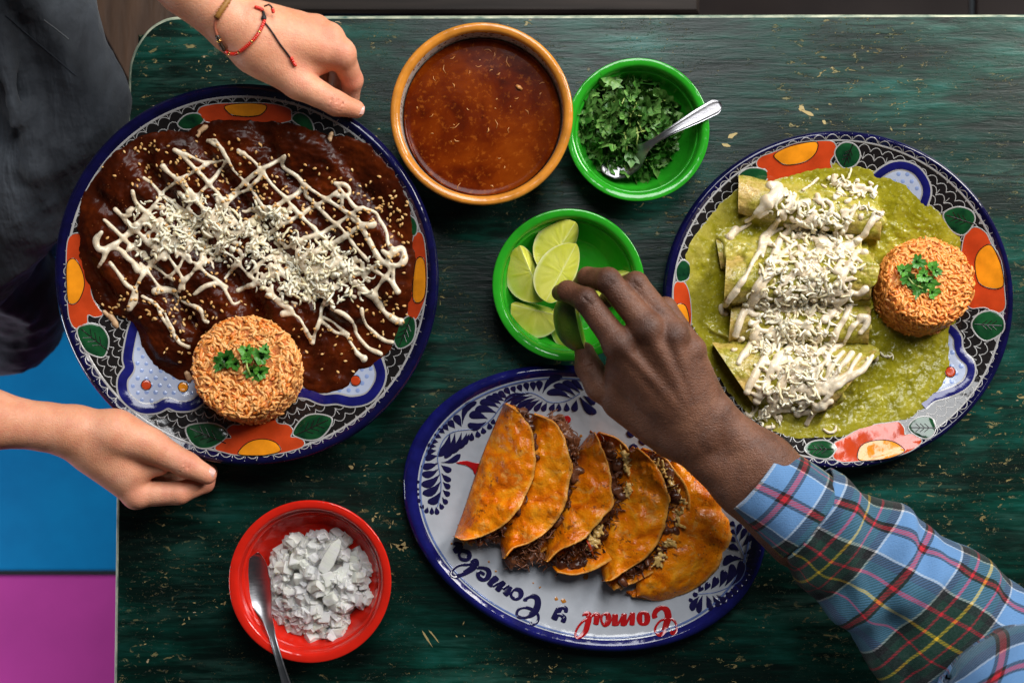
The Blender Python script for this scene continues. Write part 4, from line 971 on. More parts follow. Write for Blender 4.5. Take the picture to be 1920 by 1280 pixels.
def roll(TL, BL, TR, BR, lift, seed, rz=.82):
    ns, nf = 90, 64; V = []; C = []; F = []
    TL, BL, TR, BR = [np.array(q, float) for q in (TL, BL, TR, BR)]
    rings = [(-1, .72), (-1, .9), (0, 1.0)] + [(i / (ns - 1), 1) for i in range(ns)] + [(2, .9), (2, .72)]
    for s, sc in rings:
        inset = {-1: .02, 2: .98}.get(s, None); ss = min(max(s, 0), 1) if inset is None else inset * (1 if sc > .8 else 1)
        if s == -1 and sc < .8: ss = .045
        if s == 2 and sc < .8: ss = .955
        Tp = TL + (TR - TL) * ss; Bp = BL + (BR - BL) * ss; c = (Tp + Bp) / 2; hv = (Tp - Bp) / 2 * sc
        r = np.linalg.norm(hv) * .00049
        for k in range(nf):
            f = 2 * math.pi * k / nf; cf, sf = math.cos(f), math.sin(f)
            n1 = float(fbm(ss * 5 + seed * 7, 3 + cf * 1.6 + (2 if sf < 0 else 0), seed, 3)); n2 = float(fbm(ss * 17 + seed, 4 + cf * 4.5 + (9 if sf < 0 else 0), seed + 4, 3))
            g = 1 + .075 * n1 + .045 * max(n2, -.3)
            px = c + hv * cf * g
            zz = lift + r / sc * rz * (1 + sf * sc * g)
            # sag a little in the middle
            q = P(px[0], px[1], zz); V.append(q)
            e = min(ss, 1 - ss) * np.linalg.norm(TR - TL); C.append([max(0, 1 - e / 80.0 - .55 * n1), 0, 0])
    nr_ = len(rings); F = [tuple(reversed(f)) for f in grid_faces(nr_, nf, wrap_v=True)]
    mi = [0] * len(F)
    F += [tuple(range(nf)), tuple(reversed(range((nr_ - 1) * nf, nr_ * nf)))]; mi += [1, 1]
    V = np.array(V)
    o = put('tortilla_roll', V, F, [M_roll, M_fill], grn, col=np.array(C), mi=mi)
    bmn = o.data; import bmesh
    b = bmesh.new(); b.from_mesh(bmn); bmesh.ops.recalc_face_normals(b, faces=b.faces); b.to_mesh(bmn); b.free()
    S_g.add(o)
for a_ in ROLLS: roll(*a_)
k5 = lambda *p: [(1320 + x * .1953, 320 + y * .1953) for x, y in p]
k6 = lambda *p: [(1320 + x * .2109, 550 + y * .2109) for x, y in p]
L = []
for pts, r in [(((720, 470), (640, 570), (560, 650), (540, 760), (470, 880), (390, 1030), (300, 1150), (215, 1270)), 5.2), (((740, 545), (640, 620), (590, 690), (560, 780)), 3.8), (((690, 140), (690, 200), (610, 290), (560, 350), (480, 430), (410, 480)), 6.5), (((640, 140), (720, 150), (700, 250), (620, 300)), 11), (((600, 390), (530, 430)), 6), (((440, 500), (340, 560), (260, 630)), 5), (((300, 560), (240, 640)), 8.5),
    (((870, 230), (830, 320), (755, 410)), 4.4), (((860, 520), (800, 600), (740, 660), (690, 780), (650, 880), (570, 1030), (500, 1130), (440, 1260)), 6.5), (((810, 745), (760, 810), (700, 880)), 4), (((1010, 500), (930, 600), (860, 640)), 7), (((1640, 410), (1620, 480), (1560, 560), (1530, 620), (1450, 680), (1350, 750), (1290, 800)), 6), (((1560, 600), (1480, 690), (1400, 750)), 4), (((1540, 790), (1460, 790), (1420, 860), (1360, 960), (1310, 1060), (1260, 1110), (1170, 1240)), 6.2), (((1340, 760), (1310, 860), (1260, 960)), 4.4), (((1450, 340), (1430, 420), (1390, 490)), 4.4), (((1090, 80), (1030, 130), (950, 185)), 4), (((1540, 1130), (1480, 1180), (1400, 1170), (1340, 1240), (1280, 1270)), 6), (((1000, 290), (900, 330), (830, 390)), 6), (((1060, 420), (980, 520), (960, 600)), 5), (((1380, 450), (1350, 560), (1300, 620)), 4.5), (((780, 180), (800, 230)), 4), (((740, 960), (640, 1010), (560, 1100), (560, 1180)), 5)]: L.append((k5(*pts), r * .9))
for pts, r in [(((290, -20), (240, 50), (195, 100)), 5), (((200, 95), (150, 110), (160, 170), (190, 185)), 4.5), (((490, 0), (420, 90), (350, 190), (310, 280), (280, 370)), 8), (((540, 60), (520, 130)), 7), (((480, 300), (430, 420), (380, 510), (330, 580), (310, 620)), 7), (((420, 440), (520, 490), (600, 500)), 4.5), (((790, 250), (690, 340), (620, 440), (540, 560), (470, 680), (420, 780), (380, 870)), 7), (((780, 450), (690, 540), (620, 650), (570, 750), (540, 850), (470, 950)), 7), (((840, 590), (760, 690), (690, 790), (640, 900), (610, 1000)), 8), (((800, 930), (730, 980), (670, 1030)), 8), (((1230, 50), (1150, 180), (1080, 240)), 5), (((1310, 110), (1240, 240), (1180, 330), (1150, 420), (1060, 500), (990, 560)), 5.2), (((1390, 240), (1310, 300), (1270, 390), (1240, 450), (1160, 490), (1090, 590), (1010, 680), (950, 740)), 4.4), (((1390, 210), (1450, 220), (1440, 290), (1390, 350)), 6.5), (((1230, 530), (1160, 610), (1110, 700), (1070, 790), (960, 815)), 5.2), (((1310, 540), (1220, 650), (1160, 740), (1070, 840), (970, 930), (860, 1030)), 5.4), (((1390, 545), (1310, 650), (1270, 720), (1140, 800), (1060, 880)), 5), (((1500, 555), (1400, 680), (1300, 750), (1180, 830), (1110, 910), (1040, 980)), 5.6), (((1120, 960), (1040, 1000), (960, 1070), (910, 1150)), 7), (((1050, 1000), (920, 1050), (830, 1060)), 8), (((870, 830), (940, 900)), 5), (((990, 480), (960, 560)), 5), (((1060, 1200), (1110, 1240), (1160, 1230), (1170, 1190)), 3.5), (((880, 300), (920, 260), (940, 320)), 5), (((700, 60), (760, 120), (840, 130)), 6), (((600, 110), (700, 150)), 6)]: L.append((k6(*pts), r * .9))
L += mass(CH_G, 520, 1.6, 4.1)
o_cr2 = drizzle(S_g, L, (1330, 330), (1660, 815), 0.0, 0.06, 0.00085, 'crema', grn, M_crema, .0016)
S_g2 = Surf(o_green, o_cr2); S_g2.t += S_g.t
Ms = sprinkle(S_g2, 600, blobs([(1530, 420, 42, 26, .4, 1.4), (1520, 500, 48, 30, 0, 1.6), (1495, 570, 52, 30, 0, 1.8), (1480, 650, 48, 34, 0, 1.6), (1490, 720, 44, 30, -.5, 1.1), (1590, 355, 28, 16, .3, .35), (1460, 770, 40, 14, -.3, .3), (1640, 400, 18, 10, 0, .08), (1650, 668, 14, 5, 0, .08)]), 0.003)
scatter(grn, 'cheese_shred', sp, Ms, 300, 'cheese_heap')

# ---- moulded rice with cilantro sprigs
t = NT('red_rice_grain'); rr_ = t.rnd(); f = t.noise(150, 3)
M_rice = t.set(color=t.ramp(t.math('ADD', t.math('MULTIPLY', rr_, 0.6), t.math('MULTIPLY', f, 0.4)), [(0.15, (0.62, 0.125, 0.008)), (0.40, (0.74, 0.225, 0.028)), (0.65, (0.80, 0.32, 0.07)), (0.9, (0.86, 0.50, 0.20))]), rough=0.38, sss=0.12, sssr=(0.7, 0.3, 0.1), ssss=0.001).m
t = NT('red_rice_core'); f = t.noise(260, 4)
M_rcore = t.set(color=t.ramp(f, [(0.35, (0.42, 0.09, 0.010)), (0.65, (0.66, 0.22, 0.04))]), rough=0.5).bump([(f, 0.003)]).m
t = NT('cilantro_leaf'); f = t.noise(220, 3)
cc = t.mix(t.rnd(), (0.012, 0.07, 0.006, 1), (0.20, 0.36, 0.09, 1)); cc = t.mix(t.rng(f, .35, .7), cc, (0.035, 0.15, 0.015, 1))
M_cil = t.set(color=cc, rough=0.42, spec=0.4).bump([(f, 0.0004)]).m
t = NT('fresh_cilantro_leaf'); f = t.noise(200, 3)
M_cil2 = t.set(color=t.mix(t.rnd(), t.mix(f, (0.05, 0.20, 0.02, 1), (0.10, 0.32, 0.03, 1)), (0.03, 0.14, 0.015, 1)), rough=0.4, spec=0.4).bump([(f, 0.0004)]).m
M_stem = NT('cilantro_stem').set(color=(0.32, 0.42, 0.10, 1), rough=0.4).m
def grain(i):
    l, r = .0031 + .0006 * (i % 3), .00120 + .00014 * (i % 2); m = 6; p = [(l * 2 * (u - .5), .0010 * (i % 3 - .6) * math.sin(u * 3.14), 0) for u in np.linspace(0, 1, m)]
    V, F = tube(p, [r * .45, r * .9, r * 1.05, r * 1.05, r * .9, r * .45], 6, .85); return mesh_of('grain', V, F, M_rice)
grains = [grain(i) for i in range(6)]
def leaf_mesh(size, seed, mat, curl=.25):
    r_ = np.random.default_rng(seed); lob = []
    n = 30
    for k in range(n):
        a = math.pi * (-1.15 + 2.3 * k / (n - 1)); base = .55 + .45 * abs(math.cos(1.5 * a)) ** .8
        base *= 1 + .16 * math.sin(k * 2.1 + seed) + .05 * r_.normal()
        lob.append((math.cos(a) * base, math.sin(a) * base * .95))
    lob = np.array(lob) * size / 2 ; V = [(-size * .18, 0, 0)]; F = []
    for f in (.5, 1.0):
        for x, y in lob:
            rr2 = (x * x + y * y) / (size / 2) ** 2
            V.append((x * f, y * f, size * (curl * .5 * rr2 * f * f - .10 * abs(math.sin(6 * math.atan2(y, x))) * f + .03 * r_.normal() * f)))
    for k in range(n - 1):
        F.append((0, 1 + k, 2 + k)); F.append((1 + k, 1 + n + k, 2 + n + k, 2 + k))
    return mesh_of('leaf', V, F, mat)
def rice(base_px, surf_pt, axis, rad, hgt, label, ncount, lean=0.0):
    root = empty('rice_mound', surf_pt, label, 'rice', 'moulded red rice')
    q = Vector(axis).to_track_quat('Z', 'Y').to_matrix().to_4x4(); M = Matrix.Translation(surf_pt) @ q
    pr = cr([(rad * .97, -.006), (rad * 1.0, .004), (rad * .985, hgt * .5), (rad * .95, hgt * .86), (rad * .90, hgt * .97), (rad * .80, hgt), (.0005, hgt * 1.02)], 6)
    V, F = lathe(pr, 64); an_ = np.arctan2(V[:, 1], V[:, 0]); V[:, :2] *= (1 + .025 * vnoise(an_ * 2.4, V[:, 2] * 60, 6))[:, None]; V[:, 2] += .0016 * vnoise(V[:, 0] * 120, V[:, 1] * 120, 5) * (V[:, 2] > 0); A = np.array(M); V = V @ A[:3, :3].T + A[:3, 3]
    core = put('rice_core', V, [tuple(f) for f in F], M_rcore, root); core['kind'] = 'stuff'
    G = []
    for i in range(ncount):
        if rng.random() < .52:
            r = rad * .92 * math.sqrt(rng.random()); a = rng.random() * 6.28; p = Vector((r * math.cos(a), r * math.sin(a), hgt * 1.01)); nn = Vector((0, 0, 1))
            if r > rad * .84: nn = Vector((math.cos(a) * .7, math.sin(a) * .7, .7)); p.z -= .0018
        else:
            a = rng.random() * 6.28; z = hgt * rng.uniform(.02, .97); p = Vector((rad * .985 * math.cos(a) * (1 - .05 * z / hgt), rad * .985 * math.sin(a) * (1 - .05 * z / hgt), z)); nn = Vector((math.cos(a), math.sin(a), .12))
        nn = (nn + Vector(rng.normal(0, .26, 3))).normalized()
        w = M @ (p + nn * rng.uniform(-.0006, .0016)); nw = (q @ nn)
        G.append((w.z + (0.02 if p.z > hgt * .9 else 0), frame(w, nw, rng.random() * 6.28, rng.uniform(.85, 1.2))))
    G.sort(key=lambda g: -g[0]); top = [g[1] for g in G]
    head = [top[i] for i in range(0, min(len(top), 900), 3)][:300]; ids = {id(m) for m in head}
    scatter(root, 'rice_grain', grains, head + [m for m in top if id(m) not in ids], 300, 'rice_layer')
    return M
qx, qy = pm.hit([(474, 697)]); b0 = Vector(pm.on(qx, qy, .001)[0])
ax = (pm.M.to_3x3() @ Vector((0, 0, 1)) + Vector((0.03, 0.24, 0))).normalized()
Mr1 = rice((474, 697), b0, ax, .0465, .046, 'moulded red rice with bright cilantro sprig on the held mole plate', 1600)
qx, qy = pg.hit([(1716, 546)]); b1 = Vector(pg.on(qx, qy, .001)[0])
Mr2 = rice((1716, 546), b1, Vector((0.0, 0.20, 1)).normalized(), .0420, .042, 'moulded red rice with dark cilantro sprig beside green enchiladas', 1550)
def sprig(M, spec, hgt, label, mat, stems):
    root = empty('cilantro_sprig', M @ Vector((0, 0, hgt)), label, 'cilantro', None)
    for i, (px, py, size, spin, tl) in enumerate(spec):
        z = (M @ Vector((0, 0, hgt))).z + .003 + .0012 * (i % 3); w = P(px, py, z)
        me = leaf_mesh(size * 1.08, 40 + i, mat, .45); link('leaf', me, root, frame(w, Vector((math.cos(spin) * tl, math.sin(spin) * tl, 1)), spin))
    for s in stems:
        z = (M @ Vector((0, 0, hgt))).z + .003; V, F = tube([P(x, y, z + dz) for x, y, dz in s], .0009, 6); put('stem', V, F, M_stem, root)
    return root
sprig(Mr1, [(425, 672, .017, 2.8, .2), (412, 682, .013, 3.4, .3), (440, 682, .012, 3.9, .2), (462, 660, .014, 1.6, .3), (488, 668, .016, .5, .5), (496, 655, .010, .9, .5), (474, 698, .015, 5.0, .2), (490, 697, .013, 5.8, .3), (464, 672, .010, 2.0, .1)], .0475, 'bright green cilantro sprig on the rice of the mole plate', M_cil2, [[(462, 672, .001), (463, 688, .004), (469, 702, .003)]])
sprig(Mr2, [(1722, 492, .014, 2.2, .3), (1696, 506, .013, 2.6, .3), (1704, 524, .014, 4.0, .3), (1748, 500, .012, .6, .4), (1755, 508, .011, .2, .3), (1730, 518, .014, 1.0, .2), (1745, 530, .014, 5.4, .3), (1722, 543, .014, 4.6, .3), (1750, 548, .012, 5.6, .3), (1735, 536, .011, .3, .1), (1712, 534, .012, 3.9, .4)], .0435, 'dark green cilantro sprig on the rice by the green enchiladas', M_cil2, [[(1696, 512, .001), (1712, 532, .003), (1730, 540, .002)]])
# ================================================================== TACOS
t = NT('griddled_tortilla'); f = t.noise(46, 6, 0.68, None, .8); f2 = t.noise(210, 4, 0.65); f3 = t.noise(26, 3, .6, t.co((1, 1, 1), (0, 0, 1.0)))
col = t.ramp(f, [(0.28, (0.36, 0.042, 0.001)), (0.41, (0.72, 0.150, 0.002)), (0.54, (0.84, 0.235, 0.003)), (0.72, (0.90, 0.38, 0.02))])
col = t.mix(t.rng(f3, 0.52, 0.70), col, (0.46, 0.085, 0.006, 1))
br = t.rng(t.noise(95, 4, .66, None, .5), 0.56, 0.66); col = t.mix(t.math('MULTIPLY', br, .5), col, (0.74, 0.40, 0.09, 1))
at = t.attr('Col'); sa = t.n('SeparateColor'); t.l(at, sa.inputs[0]); col = t.mix(t.math('MULTIPLY', sa.outputs[0], .75), col, (0.74, 0.40, 0.09, 1)); dk = t.math('MULTIPLY', t.rng(f2, 0.58, 0.64), t.rng(t.noise(34, 2), 0.47, 0.58)); col = t.mix(t.math('MULTIPLY', dk, .8), col, (0.10, 0.022, 0.006, 1))
M_tort = t.set(color=col, rough=t.rng(f2, 0.3, 0.7, 0.14, 0.30), spec=0.26).bump([(t.noise(40, 2), 0.0028), (t.noise(110, 2), 0.0013), (t.noise(300, 2), 0.0003), (t.noise(600, 2), 0.0003)]).m
t = NT('shredded_beef'); f = t.noise(160, 4)
M_beef = t.set(color=t.ramp(t.math('ADD', t.math('MULTIPLY', f, .6), t.math('MULTIPLY', t.rnd(), .4)), [(0.25, (0.022, 0.006, 0.003)), (0.5, (0.085, 0.022, 0.009)), (0.75, (0.24, 0.085, 0.034))]), rough=0.30).bump([(t.noise(500, 2), 0.0005)]).m
t = NT('melted_cheese'); f = t.noise(140, 3); M_melt = t.set(color=t.mix(f, (0.66, 0.36, 0.07, 1), (0.78, 0.56, 0.22, 1)), rough=0.25, sss=.1, sssr=(.6, .4, .2), ssss=.001).bump([(f, .001)]).m
def catm(p, n): return resample(cr(p, 8), n)
NU, NV = 34, 70
def shell(fold, edge, zf, ze, bulge, seed, thick=0.0017, wav=1.0):
    f = catm(fold, NV); e = catm(edge, NV); V = np.zeros((NU, NV, 3)); jj = np.arange(NV); ee = np.sin(np.pi * jj / (NV - 1))[:, None]
    e = e + ee * np.stack([vnoise(jj * .16, jj * 0 + seed % 97, 2) * 3.4 + vnoise(jj * .5, jj * 0 + seed % 89, 4) * 1.3, vnoise(jj * .16, jj * 0 + seed % 83, 3) * 2.0], 1)
    for i in range(NU):
        u = i / (NU - 1)
        for j in range(NV):
            v = j / (NV - 1); p = f[j] + (e[j] - f[j]) * u
            z = zf + (ze - zf) * u ** 0.8 + bulge * math.sin(math.pi * min(1, u * 1.02)) ** .8 * math.sin(math.pi * min(max(v, .03), .97)) ** .5
            z += wav * (.0022 * float(fbm(p[0] / 28, p[1] / 28, seed, 3)) + .0010 * max(0, float(vnoise(p[0] / 9, p[1] / 9, seed + 1)) - .25)) - .0034 * wav * max(0, u - .6) / .4 * float(vnoise(v * 6, seed, seed))
            V[i, j] = P(p[0], p[1], z)
    nn = np.zeros_like(V); du = np.gradient(V, axis=0); dv = np.gradient(V, axis=1); nn = np.cross(du, dv)
    # end rows may be degenerate
    L = np.linalg.norm(nn, axis=2, keepdims=True); nn = np.where(L > 1e-12, nn / np.maximum(L, 1e-12), np.array([0, 0, 1.0]))
    nn[nn[..., 2] < 0] *= -1
    top = V.reshape(-1, 3); bot = (V - nn * thick).reshape(-1, 3); n = NU * NV
    F = grid_faces(NU, NV)
    a, b, c = top[F[NV * 5 + 5][0]], top[F[NV * 5 + 5][1]], top[F[NV * 5 + 5][2]]
    if np.cross(b - a, c - a)[2] < 0: F = [tuple(reversed(q)) for q in F]
    F = F + [tuple(n + i for i in reversed(q)) for q in F]
    ring = [i * NV for i in range(NU)] + [(NU - 1) * NV + j for j in range(1, NV)] + [i * NV + NV - 1 for i in range(NU - 2, -1, -1)] + [j for j in range(NV - 2, 0, -1)]
    for k in range(len(ring)):
        x, y = ring[k], ring[(k + 1) % len(ring)]; F.append((x, y, n + y, n + x))
    global TC; cc = np.zeros((2 * n, 3)); u_ = np.repeat(np.arange(NU) / (NU - 1), NV); v_ = np.tile(np.arange(NV) / (NV - 1), NU); cc[:n, 0] = np.clip((u_ - .94) / .05, 0, 1); TC = cc
    return np.concatenate([top, bot]), F, V
def strand(p, d, L, r, cv):
    m = 5; d = d / (np.linalg.norm(d) + 1e-9); s = np.cross(d, rng.normal(0, 1, 3)); s /= np.linalg.norm(s) + 1e-9
    pts = [p + d * L * (u - .5) + s * cv * L * math.sin(math.pi * u) for u in np.linspace(0, 1, m)]
    return tube(pts, [r * .5, r, r * 1.15, r, r * .5], 5)
def meat(root, path, w, z0, z1, n, cheese=0):
    """shredded filling along a px path; w = spread in px"""
    p = catm(path, 60); a = P(p[:, 0].min() - 40, p[:, 1].max() + 40, .02); b = P(p[:, 0].max() + 40, p[:, 1].min() - 40, .02)
    lo = np.minimum(a, b); hi = np.maximum(a, b); lo[2] = -.004; hi[2] = .075
    sd = SDF(lo, hi, .0016)
    for k in range(46):
        q = p[rng.integers(60)] + rng.normal(0, w * .33, 2); z = rng.uniform(z0, z1 - .003); r = rng.uniform(.0024, .0042)
        w0 = np.array(P(q[0], q[1], z)); sd.cone(w0, w0 + rng.normal(0, .002, 3), r, r * .8, .002)
    V, Q = sd.mesh(1); mb = MB(); mb.add(V, [tuple(q) for q in Q])
    for k in range(n):
        q = p[rng.integers(60)] + rng.normal(0, w * .42, 2); z = rng.uniform(z0, z1)
        V, F = strand(np.array(P(q[0], q[1], z)), rng.normal(0, 1, 3) * np.array([1, 1, .5]), rng.uniform(.005, .012), rng.uniform(.0004, .0008), rng.uniform(-.3, .3)); mb.add(V, F)
    o = mb.build('beef_filling', M_beef, root); o['kind'] = 'stuff'
def cheese_blob(root, path, r, z):
    """a lumpy string of melted shreds"""
    p = catm(path, 30); lo = np.array(P(p[:, 0].min() - 30, p[:, 1].max() + 30, 0)); hi = np.array(P(p[:, 0].max() + 30, p[:, 1].min() - 30, 0))
    lo[2] = z - .012; hi[2] = z + .015; sd = SDF(lo, hi, .0007)
    for q in p:
        w = np.array(P(q[0] + rng.normal(0, r * .35), q[1] + rng.normal(0, r * .35), z + rng.normal(0, .0012))); v = w + rng.normal(0, .0022, 3); rr_ = r * .00013 * rng.uniform(.7, 1.5)
        sd.cone(w, v, rr_, rr_ * .8, .0010)
    V, Q = sd.mesh(1); put('melted_cheese', V, Q, M_melt, root)

T5 = dict(fold=[(1262, 857), (1222, 930), (1196, 1030), (1192, 1116)], edge=[(1268, 860), (1300, 876), (1336, 905), (1362, 930), (1360, 946), (1357, 958), (1371, 976), (1368, 1020), (1345, 1066), (1302, 1103), (1258, 1122), (1226, 1126), (1198, 1118)])
tacos = [
 ('rightmost taco lying flat with its wide orange tortilla fully visible', T5['fold'], T5['edge'], .012, .011, .016, None, 0),
 ('fourth taco from the left with melted cheese along its open side', [(1189, 838), (1150, 880), (1118, 985), (1131, 1089)], [(1193, 841), (1224, 864), (1245, 893), (1254, 935), (1250, 980), (1234, 1018), (1202, 1052), (1168, 1072), (1136, 1091)], .012, .036, .006, [(1205, 842), (1238, 852), (1262, 876), (1291, 925), (1290, 965), (1281, 1000), (1250, 1052), (1205, 1085), (1150, 1105)], 1),
 ('middle taco with its lower shell gaping over dark beef', [(1110, 808), (1080, 850), (1034, 950), (1021, 1050)], [(1113, 811), (1132, 846), (1145, 885), (1149, 925), (1144, 952), (1126, 980), (1093, 1008), (1050, 1030), (1024, 1052)], .012, .040, .006, [(1122, 812), (1160, 824), (1186, 855), (1190, 905), (1191, 960), (1170, 1024), (1124, 1062), (1080, 1076), (1045, 1070)], 1),
 ('second taco from the left with beef spilling from its bottom end', [(998, 778), (965, 835), (930, 920), (941, 1045)], [(1001, 777), (1036, 791), (1056, 818), (1067, 850), (1071, 890), (1066, 930), (1048, 970), (1001, 1012), (962, 1026), (944, 1047)], .013, .041, .006, [(1010, 780), (1050, 795), (1082, 840), (1094, 890), (1088, 945), (1070, 985), (1026, 1028), (985, 1052), (955, 1062)], 1),
 ('leftmost taco with the whole front shell showing', [(945, 755), (905, 850), (873, 945), (851, 1006)], [(948, 758), (970, 772), (993, 802), (1005, 842), (1004, 880), (992, 922), (966, 960), (938, 988), (905, 1004), (874, 1010), (853, 1008)], .013, .044, .007, [(952, 760), (985, 775), (1012, 815), (1026, 858), (1022, 905), (1008, 945), (975, 985), (935, 1010), (880, 1016)], 1)]
for lab, fold, edge, zf, ze, bu, back, fill in tacos:
    up_ = .024 if lab.startswith(('middle', 'fourth')) else .016
    c = np.mean(edge, axis=0); root = empty('taco', P(c[0], c[1], .008), lab, 'taco', 'tacos on the oval platter')
    V, F, G = shell(fold, edge, zf, ze, bu, int(c[0]))
    put('upper_shell', V, F, M_tort, root, col=TC)
    if back is not None:
        V, F, G2 = shell([(x + 6, y + 4) for x, y in fold], back, .0075, up_, -.002, int(c[0]) + 3, wav=.8); put('lower_shell', V, F, M_tort, root, col=TC)
    else:
        V, F, G2 = shell([(x + 4, y + 2) for x, y in fold], [(x - 6, y - 5) for x, y in edge], .0075, .0075, .0, int(c[0]) + 3, wav=.3); put('lower_shell', V, F, M_tort, root, col=TC)
    if fill:
        e = np.array(catm(edge, 30)); b = np.array(catm(back, 30)); m = e * .70 + b * .30
        i0, i1 = 2, 27
        meat(root, m[i0:i1], 14, .014, min(ze - .005, .031), 200)
        meat(root, (e * .95 + np.mean(fold, axis=0) * .05)[4:26], 8, .018, ze - .006, 50)
    if lab.startswith('second'): meat(root, [(950, 1046), (975, 1050), (1003, 1040), (1015, 1056)], 16, .010, .022, 110); meat(root, [(1044, 795), (1066, 815), (1078, 848)], 14, .020, .036, 70)
    if lab.startswith('middle'):
        meat(root, [(1040, 1056), (1080, 1060), (1120, 1045), (1155, 1010)], 16, .012, .022, 130); cheese_blob(root, [(1166, 846), (1176, 872), (1174, 890)], 9, .030); cheese_blob(root, [(1180, 905), (1178, 930)], 7, .029); cheese_blob(root, [(1122, 985), (1116, 1008), (1108, 1018)], 12, .028)
        V, F = tube([P(1100, 1012, .03), P(1106, 1024, .03), P(1112, 1040, .027)], [.0008, .0014, .0009], 6); put('carrot_strip', V, F, M_red, root)
    if lab.startswith('fourth'):
        for pth in ([(1228, 868), (1246, 888), (1262, 915)], [(1270, 925), (1282, 945), (1272, 965), (1268, 985)], [(1248, 1020), (1262, 1014)], [(1232, 1052), (1246, 1040)]): cheese_blob(root, pth, 9, .028)
        cheese_blob(root, [(1152, 1094), (1164, 1098), (1176, 1094)], 8, .014)
    if lab.startswith('leftmost'): cheese_blob(root, [(868, 1012), (882, 1014), (898, 1010)], 9, .012); meat(root, [(925, 1005), (950, 1012), (962, 1018)], 10, .008, .018, 50)
    if lab.startswith('right'):
        V, F, G3 = shell([(1215, 1090), (1200, 1100), (1186, 1112)], [(1208, 1122), (1192, 1120), (1176, 1109)], .009, .012, .003, 88); put('torn_flap', V, F, M_tort, root, col=TC)

# ================================================================== SOUP
t = NT('red_broth'); f = t.noise(22, 5, 0.6, None, .4); f2 = t.noise(240, 4, .65); f3 = t.noise(9, 3)
col = t.ramp(f, [(0.30, (0.030, 0.0026, 0.0004)), (0.44, (0.085, 0.009, 0.0005)), (0.60, (0.145, 0.021, 0.0008)), (0.8, (0.22, 0.042, 0.002))])
col = t.mix(t.math('MULTIPLY', t.rng(f2, .55, .66), .28), col, (0.42, 0.11, 0.01, 1))
M_broth = t.set(color=col, rough=0.14, spec=0.10).bump([(t.noise(30, 1), 0.0003)]).m
zs = 0.060; rs = .875 * Rs
fr = [(.0005, 0), (rs * .3, 0), (rs * .6, 0), (rs * .9, 0), (rs * .965, .0001), (rs * .985, .0008), (rs * .992, .0022)]
soup = empty('broth', (qs.x, qs.y, zs), 'red chile broth with dark patches filling the ochre rimmed bowl', 'soup')
V, F = lathe(fr[::-1], 96, qs.x, qs.y, zs); put('broth_surface', V, F, M_broth, soup)
M_speck = NT('pale_speck').set(color=(0.52, 0.22, 0.06, 1), rough=0.3).m
mb = MB()
for i in range(34):
    r = rs * .93 * math.sqrt(rng.random()); a = rng.random() * 6.28; p = np.array([qs.x + r * math.cos(a), qs.y + r * math.sin(a), zs + .0002]); an = rng.random() * 6.28; L = rng.uniform(.001, .005) if i % 3 else rng.uniform(.004, .010)
    V, F = tube([p, p + .5 * L * np.array([math.cos(an), math.sin(an), 0]), p + L * np.array([math.cos(an + .4), math.sin(an + .4), 0])], [.0002, rng.uniform(.0003, .0008) if i % 3 else .0003, .0002], 5, .5); mb.add(V, F)
mb.build('floating_speck', M_speck, soup)['kind'] = 'stuff'
V, F = tube([P(968, 160, zs + .001), P(973, 164, zs + .0015), P(979, 168, zs + .001)], [.001, .002, .001], 6, .6); put('floating_flake', V, F, M_speck, soup)

# ================================================================== LIMES
t = NT('lime_rind'); f = t.noise(60, 3); M_rind = t.set(color=t.ramp(f, [(0.3, (0.17, 0.27, 0.010)), (0.6, (0.25, 0.35, 0.016)), (0.8, (0.36, 0.42, 0.03))]), rough=0.32).bump([(t.voro(700), 0.0003)]).m
t = NT('dark_lime_rind'); f = t.noise(50, 3); M_rind2 = t.set(color=t.ramp(f, [(0.3, (0.05, 0.13, 0.006)), (0.7, (0.12, 0.22, 0.012))]), rough=0.35).bump([(t.voro(700), 0.0003)]).m
t = NT('lime_pulp'); c = t.attr('Col'); sp_ = t.n('SeparateColor'); t.l(c, sp_.inputs[0]); f = t.noise(1, 4, .6, t.co((170, 120, 170)))
col = t.mix(t.math('ADD', t.math('MULTIPLY', sp_.outputs[1], .75), t.math('MULTIPLY', f, .25)), (0.53, 0.54, 0.035, 1), (0.70, 0.69, 0.15, 1)); col = t.mix(sp_.outputs[0], col, (0.80, 0.80, 0.42, 1))
M_pulp = t.set(color=col, rough=0.12, sss=.25, sssr=(.5, .6, .1), ssss=.003, coat=.5).bump([(sp_.outputs[1], .00025), (f, .0003)]).m
